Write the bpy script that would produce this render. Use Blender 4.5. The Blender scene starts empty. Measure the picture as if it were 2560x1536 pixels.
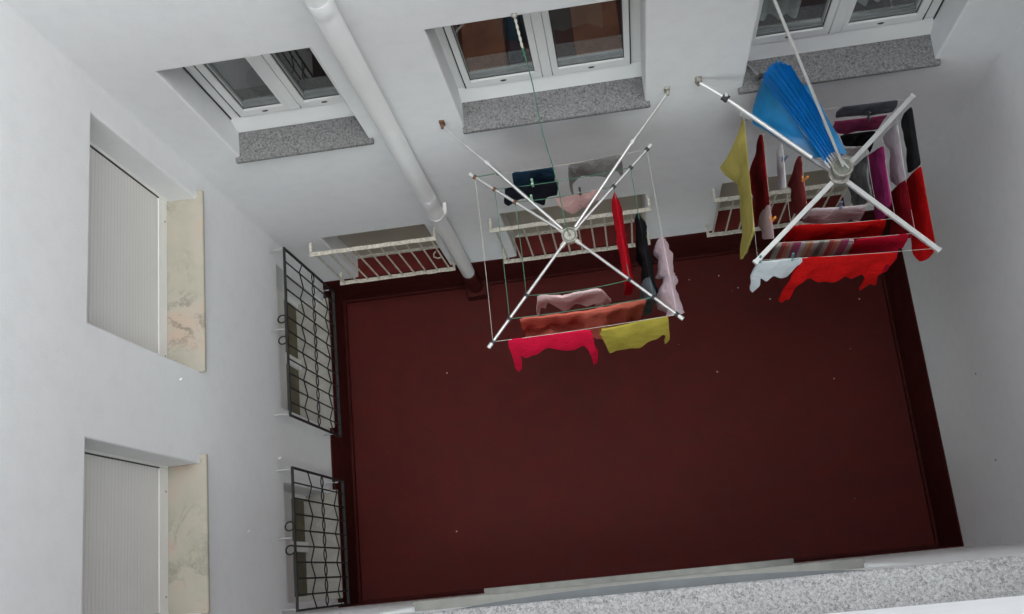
import bpy, bmesh, math, random
from mathutils import Vector, Matrix
random.seed(7)
R_ = math.radians
SC = bpy.context.scene
COL = SC.collection

# ---------------------------------------------------------------- camera
cam_d = bpy.data.cameras.new('camera')
cam = bpy.data.objects.new('camera', cam_d)
COL.objects.link(cam)
SC.camera = cam
cam_d.sensor_width = 36.0
cam_d.lens = 36.0 * 2482.756 / 2560.0
cam_d.clip_start = 0.02
cam_d.clip_end = 500.0
_rx = Vector((0.98735945, -0.09518795, -0.12673028))
_dn = Vector((-0.12456462, -0.96043412, -0.24909829))
_fw = Vector((-0.09800493, 0.26173566, -0.96015076))
m = Matrix.Identity(4)
for i in range(3):
    m[i][0] = _rx[i]; m[i][1] = -_dn[i]; m[i][2] = -_fw[i]
m[2][3] = 9.25
cam.matrix_world = m

# ---------------------------------------------------------------- sky, sun, exposure
SUN_EL, SUN_AZ = R_(68), R_(122)          # azimuth measured from +Y towards +X
w = bpy.data.worlds.new('World'); SC.world = w; w.use_nodes = True
nt = w.node_tree
bg = nt.nodes['Background']
sky = nt.nodes.new('ShaderNodeTexSky'); sky.sky_type = 'NISHITA'; sky.sun_disc = False
sky.sun_elevation = SUN_EL; sky.sun_rotation = SUN_AZ
sky.air_density = 1.0; sky.dust_density = 1.0; sky.ozone_density = 1.0
hs = nt.nodes.new('ShaderNodeHueSaturation'); hs.inputs['Saturation'].default_value = 0.20   # overcast: nearly grey
nt.links.new(sky.outputs[0], hs.inputs['Color'])
nt.links.new(hs.outputs[0], bg.inputs['Color'])
bg.inputs['Strength'].default_value = 0.15
sd = bpy.data.lights.new('sun', 'SUN'); sd.energy = 0.5; sd.angle = R_(60); sd.color = (1, 0.99, 0.975)
sun = bpy.data.objects.new('sun', sd); COL.objects.link(sun)
sdir = Vector((math.sin(SUN_AZ) * math.cos(SUN_EL), math.cos(SUN_AZ) * math.cos(SUN_EL), math.sin(SUN_EL)))
sun.rotation_euler = sdir.to_track_quat('Z', 'Y').to_euler()
sun.location = (3, 2, 20)
SC.view_settings.view_transform = 'Standard'
SC.view_settings.look = 'None'
SC.view_settings.exposure = 2.76
SC.view_settings.gamma = 1.0
SC.view_settings.use_curve_mapping = False

# ---------------------------------------------------------------- materials
def new_mat(name):
    mt = bpy.data.materials.new(name); mt.use_nodes = True
    n = mt.node_tree.nodes
    return mt, mt.node_tree, n['Principled BSDF']

def noise(t, scale, detail=4, rough=0.55, vec=None, dist=0.0):
    n = t.nodes.new('ShaderNodeTexNoise')
    n.inputs['Scale'].default_value = scale; n.inputs['Detail'].default_value = detail
    n.inputs['Roughness'].default_value = rough; n.inputs['Distortion'].default_value = dist
    if vec is None:
        tc = t.nodes.new('ShaderNodeTexCoord'); vec = tc.outputs['Object']
    t.links.new(vec, n.inputs['Vector'])
    return n

def ramp(t, src, stops, interp='LINEAR'):
    r = t.nodes.new('ShaderNodeValToRGB'); r.color_ramp.interpolation = interp
    e = r.color_ramp.elements
    while len(e) < len(stops): e.new(0.5)
    for k, (p, c) in enumerate(stops):
        e[k].position = p; e[k].color = (c[0], c[1], c[2], 1)
    t.links.new(src, r.inputs[0])
    return r

def bump(t, b, src, strength, dist=0.01):
    bp = t.nodes.new('ShaderNodeBump'); bp.inputs['Strength'].default_value = strength
    bp.inputs['Distance'].default_value = dist
    t.links.new(src, bp.inputs['Height']); t.links.new(bp.outputs[0], b.inputs['Normal'])

def mix(t, fac, a, bcol):
    x = t.nodes.new('ShaderNodeMix'); x.data_type = 'RGBA'
    t.links.new(fac, x.inputs['Factor'])
    for s, v in ((x.inputs[6], a), (x.inputs[7], bcol)):
        if isinstance(v, tuple): s.default_value = (v[0], v[1], v[2], 1)
        else: t.links.new(v, s)
    return x.outputs[2]

def simple(name, col, rough=0.6, metal=0.0, var=0.12, scale=14, bmp=0.0, bscale=200, sheen=0.0):
    mt, t, b = new_mat(name)
    n = noise(t, scale, 5)
    lo = tuple(c * (1 - var) for c in col); hi = tuple(min(1, c * (1 + var)) for c in col)
    r = ramp(t, n.outputs['Fac'], [(0.3, lo), (0.7, hi)])
    t.links.new(r.outputs[0], b.inputs['Base Color'])
    b.inputs['Roughness'].default_value = rough; b.inputs['Metallic'].default_value = metal
    if sheen: b.inputs['Sheen Weight'].default_value = sheen
    if bmp: bump(t, b, noise(t, bscale, 3).outputs['Fac'], bmp, 0.004)
    return mt

def plaster():
    mt, t, b = new_mat('white_plaster')
    big = noise(t, 0.8, 6, 0.6); small = noise(t, 9, 6, 0.65)
    c = mix(t, big.outputs['Fac'], (0.72, 0.725, 0.73), (0.80, 0.80, 0.80))
    r = ramp(t, small.outputs['Fac'], [(0.30, (0.93, 0.93, 0.93)), (0.55, (1, 1, 1))])
    x = t.nodes.new('ShaderNodeMix'); x.data_type = 'RGBA'; x.blend_type = 'MULTIPLY'; x.inputs[0].default_value = 0.6
    t.links.new(c, x.inputs[6]); t.links.new(r.outputs[0], x.inputs[7])
    t.links.new(x.outputs[2], b.inputs['Base Color'])
    b.inputs['Roughness'].default_value = 0.9
    g = noise(t, 130, 4, 0.7); g2 = noise(t, 3.0, 3, 0.5)
    a = t.nodes.new('ShaderNodeMath'); a.operation = 'MULTIPLY_ADD'; a.inputs[1].default_value = 2.2
    t.links.new(g2.outputs['Fac'], a.inputs[0]); t.links.new(g.outputs['Fac'], a.inputs[2])
    bump(t, b, a.outputs[0], 0.40, 0.006)
    return mt

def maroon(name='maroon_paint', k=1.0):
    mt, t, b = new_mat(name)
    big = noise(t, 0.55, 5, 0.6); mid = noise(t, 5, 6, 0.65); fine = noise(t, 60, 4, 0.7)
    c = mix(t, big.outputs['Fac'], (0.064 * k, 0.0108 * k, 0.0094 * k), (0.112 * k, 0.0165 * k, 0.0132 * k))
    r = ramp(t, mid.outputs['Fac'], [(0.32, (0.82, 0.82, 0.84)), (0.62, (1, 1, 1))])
    x = t.nodes.new('ShaderNodeMix'); x.data_type = 'RGBA'; x.blend_type = 'MULTIPLY'; x.inputs[0].default_value = 0.9
    t.links.new(c, x.inputs[6]); t.links.new(r.outputs[0], x.inputs[7])
    t.links.new(x.outputs[2], b.inputs['Base Color'])
    # worn, dusty patches and brush strokes
    tc = t.nodes.new('ShaderNodeTexCoord'); mp = t.nodes.new('ShaderNodeMapping'); mp.inputs['Scale'].default_value = (0.9, 9.0, 9.0); mp.inputs['Rotation'].default_value = (0, 0, 0.06)
    t.links.new(tc.outputs['Object'], mp.inputs[0])
    st = noise(t, 2.2, 6, 0.65, mp.outputs[0], 0.4); sr = ramp(t, st.outputs['Fac'], [(0.46, (0, 0, 0)), (0.75, (0.30,) * 3)])
    du = noise(t, 1.3, 6, 0.7, None, 0.6); dr = ramp(t, du.outputs['Fac'], [(0.52, (0, 0, 0)), (0.80, (0.35,) * 3)])
    ad = t.nodes.new('ShaderNodeMath'); ad.operation = 'ADD'; t.links.new(sr.outputs[0], ad.inputs[0]); t.links.new(dr.outputs[0], ad.inputs[1])
    dusty = mix(t, ad.outputs[0], x.outputs[2], (0.058 * k, 0.022 * k, 0.019 * k))
    t.links.new(dusty, b.inputs['Base Color'])
    rr = ramp(t, mid.outputs['Fac'], [(0.3, (0.55,) * 3), (0.7, (0.75,) * 3)])
    t.links.new(rr.outputs[0], b.inputs['Roughness'])
    b.inputs['Specular IOR Level'].default_value = 0.10
    bump(t, b, fine.outputs['Fac'], 0.3, 0.004)
    return mt

def granite(name, dark, light, scale):
    mt, t, b = new_mat(name)
    tc = t.nodes.new('ShaderNodeTexCoord')
    v = t.nodes.new('ShaderNodeTexVoronoi'); v.inputs['Scale'].default_value = scale
    wob = noise(t, scale * 0.9, 3, 0.6, tc.outputs['Object'])
    mx = t.nodes.new('ShaderNodeMix'); mx.data_type = 'VECTOR'; mx.inputs[0].default_value = 0.03
    t.links.new(tc.outputs['Object'], mx.inputs[4]); t.links.new(wob.outputs['Color'], mx.inputs[5])
    t.links.new(mx.outputs[1], v.inputs['Vector'])
    sep = t.nodes.new('ShaderNodeSeparateColor'); t.links.new(v.outputs['Color'], sep.inputs[0])
    mid = tuple((a * 0.45 + c * 0.55) for a, c in zip(dark, light))
    r = ramp(t, sep.outputs[0], [(0.0, dark), (0.22, mid), (0.55, light), (0.9, mid)])
    n = noise(t, scale * 0.55, 4, 0.7)
    r2 = ramp(t, n.outputs['Fac'], [(0.36, (0.55,) * 3), (0.56, (1.05,) * 3)])
    x = t.nodes.new('ShaderNodeMix'); x.data_type = 'RGBA'; x.blend_type = 'MULTIPLY'; x.inputs[0].default_value = 0.85
    t.links.new(r.outputs[0], x.inputs[6]); t.links.new(r2.outputs[0], x.inputs[7])
    t.links.new(x.outputs[2], b.inputs['Base Color'])
    b.inputs['Roughness'].default_value = 0.55
    return mt

def marble():
    mt, t, b = new_mat('pink_beige_marble')
    tc = t.nodes.new('ShaderNodeTexCoord')
    big = noise(t, 3.2, 4, 0.6)
    c = ramp(t, big.outputs['Fac'], [(0.36, (0.37, 0.36, 0.285)), (0.52, (0.425, 0.395, 0.325)), (0.64, (0.46, 0.365, 0.29))])
    vn = noise(t, 3.6, 9, 0.68, None, 0.7)
    ve = ramp(t, vn.outputs['Fac'], [(0.455, (0, 0, 0)), (0.500, (1, 1, 1)), (0.545, (0, 0, 0))])
    msk = noise(t, 1.9, 3, 0.5)
    mr = ramp(t, msk.outputs['Fac'], [(0.48, (0, 0, 0)), (0.63, (0.75,) * 3)])
    mu = t.nodes.new('ShaderNodeMath'); mu.operation = 'MULTIPLY'
    t.links.new(ve.outputs[0], mu.inputs[0]); t.links.new(mr.outputs[0], mu.inputs[1])
    col = mix(t, mu.outputs[0], c.outputs[0], (0.13, 0.14, 0.10))
    t.links.new(col, b.inputs['Base Color']); b.inputs['Roughness'].default_value = 0.5
    return mt

def shutter_mat(name, col, col2, axis, pitch):
    """roller shutter: slat joints are modelled by a repeating bump and a slightly darker joint line"""
    mt, t, b = new_mat(name)
    tc = t.nodes.new('ShaderNodeTexCoord'); sp = t.nodes.new('ShaderNodeSeparateXYZ')
    t.links.new(tc.outputs['Object'], sp.inputs[0])
    d = t.nodes.new('ShaderNodeMath'); d.operation = 'DIVIDE'; d.inputs[1].default_value = pitch
    t.links.new(sp.outputs[2], d.inputs[0])
    f = t.nodes.new('ShaderNodeMath'); f.operation = 'FRACT'; t.links.new(d.outputs[0], f.inputs[0])
    r = ramp(t, f.outputs[0], [(0.0, (0.3,) * 3), (0.10, (1,) * 3), (0.9, (0.95,) * 3), (1.0, (0.3,) * 3)])
    n = noise(t, 6, 5)
    c = mix(t, n.outputs['Fac'], col, col2)
    dk = tuple(x * 0.72 for x in col)
    cc = mix(t, r.outputs[0], dk, c)
    t.links.new(cc, b.inputs['Base Color']); b.inputs['Roughness'].default_value = 0.55
    bump(t, b, r.outputs[0], 0.7, 0.004)
    return mt

def glass():
    mt, t, b = new_mat('window_glass')
    out = t.nodes['Material Output']; t.nodes.remove(b)
    tr = t.nodes.new('ShaderNodeBsdfTransparent'); tr.inputs[0].default_value = (0.80, 0.84, 0.83, 1)
    gl = t.nodes.new('ShaderNodeBsdfGlossy'); gl.inputs['Roughness'].default_value = 0.02
    fr = t.nodes.new('ShaderNodeFresnel'); fr.inputs[0].default_value = 1.5
    ms = t.nodes.new('ShaderNodeMixShader')
    dbl = t.nodes.new('ShaderNodeMath'); dbl.operation = 'MULTIPLY'; dbl.use_clamp = True; dbl.inputs[1].default_value = 2.7   # four faces of a double-glazed unit
    gm = t.nodes.new('ShaderNodeNewGeometry'); fs = t.nodes.new('ShaderNodeMath'); fs.operation = 'SUBTRACT'; fs.inputs[0].default_value = 1.0
    t.links.new(gm.outputs['Backfacing'], fs.inputs[1])
    ff = t.nodes.new('ShaderNodeMath'); ff.operation = 'MULTIPLY'; t.links.new(dbl.outputs[0], ff.inputs[0]); t.links.new(fs.outputs[0], ff.inputs[1])
    t.links.new(fr.outputs[0], dbl.inputs[0]); t.links.new(ff.outputs[0], ms.inputs[0]); t.links.new(tr.outputs[0], ms.inputs[1]); t.links.new(gl.outputs[0], ms.inputs[2])
    t.links.new(ms.outputs[0], out.inputs[0])
    return mt

def fabric(name, col, var=0.16, trans=0.0):
    mt, t, b = new_mat(name)
    n = noise(t, 7, 5, 0.6)
    lo = tuple(c * (1 - var) for c in col); hi = tuple(min(1, c * (1 + var)) for c in col)
    r = ramp(t, n.outputs['Fac'], [(0.3, lo), (0.7, hi)])
    t.links.new(r.outputs[0], b.inputs['Base Color'])
    b.inputs['Roughness'].default_value = 0.95; b.inputs['Specular IOR Level'].default_value = 0.04
    a_ = t.nodes.new('ShaderNodeMath'); a_.operation = 'MULTIPLY_ADD'; a_.inputs[1].default_value = 0.06
    t.links.new(noise(t, 380, 2, 0.5).outputs['Fac'], a_.inputs[0]); t.links.new(noise(t, 15, 3, 0.5, None, 0.8).outputs['Fac'], a_.inputs[2])
    bump(t, b, a_.outputs[0], 0.55, 0.03)
    return mt

def striped(name):
    mt, t, b = new_mat(name)
    tc = t.nodes.new('ShaderNodeTexCoord'); sp = t.nodes.new('ShaderNodeSeparateXYZ')
    t.links.new(tc.outputs['Object'], sp.inputs[0])
    d = t.nodes.new('ShaderNodeMath'); d.operation = 'MULTIPLY_ADD'; d.inputs[1].default_value = 3.6; d.inputs[2].default_value = -3.5
    t.links.new(sp.outputs[0], d.inputs[0])
    f = t.nodes.new('ShaderNodeMath'); f.operation = 'FRACT'; t.links.new(d.outputs[0], f.inputs[0])
    P = [(0, (.35, .06, .09)), (.09, (.33, .05, .18)), (.17, (.50, .42, .44)), (.26, (.42, .33, .20)), (.34, (.46, .17, .10)), (.42, (.45, .42, .38)),
         (.55, (.17, .19, .19)), (.66, (.40, .38, .30)), (.76, (.35, .06, .07)), (.86, (.50, .16, .08)), (.93, (.38, .26, .27))]
    r = ramp(t, f.outputs[0], P, 'CONSTANT')
    t.links.new(r.outputs[0], b.inputs['Base Color']); b.inputs['Roughness'].default_value = 0.92
    return mt

M = {}
M['plaster'] = plaster()
M['maroon'] = maroon()
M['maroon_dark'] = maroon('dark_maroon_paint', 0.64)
M['granite'] = granite('grey_granite', (0.065, 0.065, 0.067), (0.25, 0.25, 0.247), 130)
M['granite_light'] = granite('pale_granite', (0.09, 0.09, 0.09), (0.36, 0.355, 0.35), 185)
M['beige_stone'] = simple('beige_stone', (0.21, 0.205, 0.185), 0.6, 0, 0.12, 10)
M['marble'] = marble()
M['sill_stone'] = simple('pale_sill_stone', (0.36, 0.35, 0.31), 0.6, 0, 0.14, 12)
M['pvc'] = simple('white_pvc', (0.74, 0.74, 0.73), 0.35, 0, 0.03, 3)
M['pvc_side'] = simple('white_frame_paint', (0.78, 0.77, 0.74), 0.5, 0, 0.04, 5)
M['bead'] = simple('bead_reflection_grey', (0.22, 0.235, 0.235), 0.5)
M['dark'] = simple('dark_gap', (0.03, 0.03, 0.03), 0.8)
M['glass'] = glass()
M['shutter_left'] = shutter_mat('white_roller_shutter', (0.68, 0.665, 0.635), (0.74, 0.725, 0.70), 2, 0.037)
M['shutter_far'] = shutter_mat('beige_roller_shutter', (0.34, 0.30, 0.24), (0.40, 0.36, 0.29), 2, 0.030)
M['iron'] = simple('black_iron', (0.010, 0.011, 0.011), 0.6, 0, 0.3, 40)
M['cream'] = simple('chipped_cream_paint', (0.54, 0.51, 0.43), 0.55, 0, 0.34, 45)
M['alu'] = simple('brushed_aluminium', (0.54, 0.54, 0.53), 0.36, 0.75, 0.08, 25)
M['alu_white'] = simple('white_enamelled_tube', (0.60, 0.60, 0.58), 0.35, 0.35, 0.05, 20)
M['alu_grey'] = simple('dull_grey_tube', (0.42, 0.42, 0.42), 0.45, 0.4, 0.10, 20)
M['alu_dim'] = simple('dim_enamelled_tube', (0.52, 0.52, 0.50), 0.4, 0.3, 0.07, 20)
M['steel'] = simple('weathered_steel', (0.36, 0.34, 0.30), 0.5, 0.6, 0.3, 60)
M['rust'] = simple('rusty_steel', (0.14, 0.07, 0.04), 0.8, 0.2, 0.4, 80)
M['shade_band'] = simple('painted_shade_grey', (0.10, 0.112, 0.115), 0.6, 0, 0.15, 12)  # shade colour for the band below the near granite sill
M['hub'] = simple('grey_green_plastic', (0.17, 0.18, 0.14), 0.4, 0, 0.3, 40)
M['cord_green'] = simple('green_cord', (0.06, 0.17, 0.11), 0.7)
M['cord_pale'] = simple('pale_cord', (0.48, 0.46, 0.40), 0.7)
M['cord_white'] = simple('white_rope', (0.66, 0.66, 0.62), 0.8)
M['pipe'] = simple('white_drainpipe_paint', (0.78, 0.78, 0.77), 0.42, 0, 0.03, 3)
M['black_plastic'] = simple('black_plastic', (0.03, 0.03, 0.03), 0.5)
M['floorboard'] = simple('room_floor', (0.32, 0.17, 0.09), 0.5, 0, 0.35, 4)
M['roomwall'] = simple('room_wall', (0.36, 0.35, 0.33), 0.9)
M['inner_sill'] = simple('inner_sill_stone', (0.50, 0.52, 0.50), 0.5, 0, 0.12, 16)
M['dark_floor'] = simple('dark_room_floor', (0.035, 0.035, 0.037), 0.6, 0, 0.2, 6)
M['grey_floor'] = simple('grey_room_floor', (0.09, 0.085, 0.09), 0.6, 0, 0.2, 6)
M['wood'] = simple('orange_wood', (0.30, 0.11, 0.042), 0.45, 0, 0.3, 6)
M['dkblue'] = simple('dark_blue_cloth', (0.05, 0.08, 0.11), 0.9)
M['dkbrown'] = simple('dark_brown_wood', (0.07, 0.034, 0.026), 0.5)
M['olive'] = simple('olive_brown_wood', (0.10, 0.085, 0.045), 0.5, 0, 0.3, 9)
M['curtain'] = fabric('white_curtain', (0.66, 0.68, 0.67), 0.06)
M['flake'] = simple('white_flake', (0.7, 0.68, 0.66), 0.9)
M['blue'] = simple('blue_plastic', (0.008, 0.25, 0.68), 0.35, 0, 0.12, 12)
M['blue_thin'] = simple('blue_plastic_film', (0.014, 0.27, 0.58), 0.35, 0, 0.25, 6)
M['peg_orange'] = simple('orange_peg', (0.75, 0.26, 0.03), 0.4)
M['peg_blue'] = simple('grey_blue_peg', (0.12, 0.17, 0.24), 0.4)
M['peg_teal'] = simple('teal_peg', (0.12, 0.30, 0.30), 0.4)
M['peg_green'] = simple('pale_green_peg', (0.35, 0.62, 0.42), 0.4)
M['peg_dark'] = simple('dark_peg', (0.06, 0.06, 0.07), 0.4)

# ---------------------------------------------------------------- helpers
def fin(bm, name, mat, parent=None, smooth=False):
    me = bpy.data.meshes.new(name); bm.normal_update(); bm.to_mesh(me); bm.free()
    mats = mat if isinstance(mat, (list, tuple)) else [mat]
    for q in mats: me.materials.append(q)
    if smooth:
        for p in me.polygons: p.use_smooth = True
        me.set_sharp_from_angle(angle=0.75)
    o = bpy.data.objects.new(name, me); COL.objects.link(o)
    if parent is not None: attach(o, parent)
    return o

ROOTLOC = {}
def attach(o, parent):
    o.parent = parent
    o.matrix_parent_inverse = Matrix.Translation(-Vector(ROOTLOC.get(parent.name, (0, 0, 0))))

def thing(name, label, cat, loc=(0, 0, 0), group=None):
    o = bpy.data.objects.new(name, None); COL.objects.link(o); o.location = loc
    o.empty_display_size = 0.1
    ROOTLOC[o.name] = tuple(loc)
    return tag(o, label, cat, group)

def tag(o, label, cat=None, group=None, kind=None):
    if label: o['label'] = label
    if cat: o['category'] = cat
    if group: o['group'] = group
    if kind: o['kind'] = kind
    return o

def box(bm, x0, x1, y0, y1, z0, z1, bev=0.0):
    g = bmesh.ops.create_cube(bm, size=1.0)
    for v in g['verts']:
        v.co.x = x0 + (v.co.x + 0.5) * (x1 - x0); v.co.y = y0 + (v.co.y + 0.5) * (y1 - y0); v.co.z = z0 + (v.co.z + 0.5) * (z1 - z0)
    if bev:
        es = list({e for v in g['verts'] for e in v.link_edges})
        bmesh.ops.bevel(bm, geom=es, offset=bev, segments=2, affect='EDGES', profile=0.5)

def tube(bm, pts, r, seg=8, caps=True, radii=None):
    pts = [Vector(p) for p in pts]; rings = []
    up = None
    for i, p in enumerate(pts):
        d = (pts[min(i + 1, len(pts) - 1)] - pts[max(i - 1, 0)]).normalized()
        if up is None:
            up = Vector((0, 0, 1)) if abs(d.z) < 0.9 else Vector((1, 0, 0))
        a = d.cross(up)
        if a.length < 1e-4: a = d.cross(Vector((0, 1, 0)))
        a.normalize(); b2 = a.cross(d).normalized(); up = b2
        rr = radii[i] if radii else r
        rings.append([bm.verts.new(p + (a * math.cos(6.28318 * k / seg) + b2 * math.sin(6.28318 * k / seg)) * rr) for k in range(seg)])
    for i in range(len(rings) - 1):
        for k in range(seg):
            bm.faces.new((rings[i][k], rings[i][(k + 1) % seg], rings[i + 1][(k + 1) % seg], rings[i + 1][k]))
    if caps and len(rings) > 1:
        bm.faces.new(rings[0][::-1]); bm.faces.new(rings[-1])

def sqtube(bm, p0, p1, wdt, hgt):
    """square-section bar lying between two points"""
    p0, p1 = Vector(p0), Vector(p1); d = (p1 - p0).normalized()
    a = d.cross(Vector((0, 0, 1))).normalized(); b2 = a.cross(d).normalized()
    vs = []
    for p in (p0, p1):
        vs.append([bm.verts.new(p + a * sx * wdt / 2 + b2 * sy * hgt / 2) for sx, sy in ((-1, -1), (1, -1), (1, 1), (-1, 1))])
    for k in range(4):
        bm.faces.new((vs[0][k], vs[0][(k + 1) % 4], vs[1][(k + 1) % 4], vs[1][k]))
    bm.faces.new(vs[0][::-1]); bm.faces.new(vs[1])
    bmesh.ops.recalc_face_normals(bm, faces=bm.faces)

def ring(bm, c, ax, R, r, n=20, seg=7):
    c = Vector(c); ax = Vector(ax).normalized()
    a = ax.orthogonal().normalized(); b2 = ax.cross(a)
    rows = []
    for i in range(n):
        t = 6.28318 * i / n; d = a * math.cos(t) + b2 * math.sin(t)
        rows.append([bm.verts.new(c + d * (R + r * math.cos(6.28318 * k / seg)) + ax * r * math.sin(6.28318 * k / seg)) for k in range(seg)])
    for i in range(n):
        for k in range(seg):
            bm.faces.new((rows[i][k], rows[i][(k + 1) % seg], rows[(i + 1) % n][(k + 1) % seg], rows[(i + 1) % n][k]))

def wall_mesh(axis, pos, sgn, u0, u1, z0, z1, holes, depth, name, parent, outer=0.30, rnd=0.012):
    """plaster wall: face on plane axis=pos, room side at pos+sgn*outer; rectangular window holes with rounded arrises"""
    us = sorted({u0, u1, *[h[0] for h in holes], *[h[1] for h in holes]})
    zs = sorted({z0, z1, *[h[2] for h in holes], *[h[3] for h in holes]})
    bm = bmesh.new()
    def P(u, z, d): return (pos + sgn * d, u, z) if axis == 'x' else (u, pos + sgn * d, z)
    V = {}
    def vert(u, z):
        if (u, z) not in V: V[(u, z)] = bm.verts.new(P(u, z, 0))
        return V[(u, z)]
    for i in range(len(us) - 1):
        for j in range(len(zs) - 1):
            cu, cz = (us[i] + us[i + 1]) / 2, (zs[j] + zs[j + 1]) / 2
            if any(h[0] < cu < h[1] and h[2] < cz < h[3] for h in holes): continue
            bm.faces.new((vert(us[i], zs[j]), vert(us[i + 1], zs[j]), vert(us[i + 1], zs[j + 1]), vert(us[i], zs[j + 1])))
    arr = []
    for h in holes:
        uu = [u for u in us if h[0] <= u <= h[1]]; zz = [z for z in zs if h[2] <= z <= h[3]]
        loop = [(u, h[2]) for u in uu] + [(h[1], z) for z in zz[1:]] + [(u, h[3]) for u in uu[::-1][1:]] + [(h[0], z) for z in zz[::-1][1:-1]]
        back = [bm.verts.new(P(u, z, depth)) for u, z in loop]
        n = len(loop)
        for k in range(n):
            a, b2 = vert(*loop[k]), vert(*loop[(k + 1) % n])
            bm.faces.new((a, b2, back[(k + 1) % n], back[k]))
            arr.append(bm.edges.get((a, b2)))
    bmesh.ops.recalc_face_normals(bm, faces=bm.faces)
    if rnd: bmesh.ops.bevel(bm, geom=arr, offset=rnd, segments=3, affect='EDGES', profile=0.5)
    # body behind the face (around the holes) so that the wall has its thickness
    e = 0.002
    for i in range(len(us) - 1):
        run = None
        for j in range(len(zs)):
            solid = j < len(zs) - 1 and not any(h[0] < (us[i] + us[i + 1]) / 2 < h[1] and h[2] < (zs[j] + zs[j + 1]) / 2 < h[3] for h in holes)
            if solid and run is None: run = zs[j]
            if not solid and run is not None:
                a, b2 = sorted((pos + sgn * (depth + e), pos + sgn * outer))
                if axis == 'x': box(bm, a, b2, us[i] + (0 if i else 0), us[i + 1], run, zs[j])
                else: box(bm, us[i], us[i + 1], a, b2, run, zs[j])
                run = None
    return fin(bm, name, M['plaster'], parent)

# ---------------------------------------------------------------- the setting: floor of the light well
XL, XR, YF, YN = -2.615, 2.555, 2.80, -0.105
bm = bmesh.new()
box(bm, -3.2, 3.2, -0.8, 3.4, -0.4, 0.0)
floor = fin(bm, 'courtyard_floor', M['maroon']); tag(floor, 'dark maroon painted floor of the light well', None, None, 'structure')
bm = bmesh.new()
bmesh.ops.create_grid(bm, x_segments=1, y_segments=1, size=150)
for v in bm.verts: v.co.z = -0.45
gr = fin(bm, 'ground', simple('ground_soil', (0.16, 0.15, 0.13), 0.95)); tag(gr, 'ground under the building', None, None, 'structure')

TOP_L, TOP_F, TOP_R, TOP_N = 11.4, 12.4, 11.6, 11.8

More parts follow.
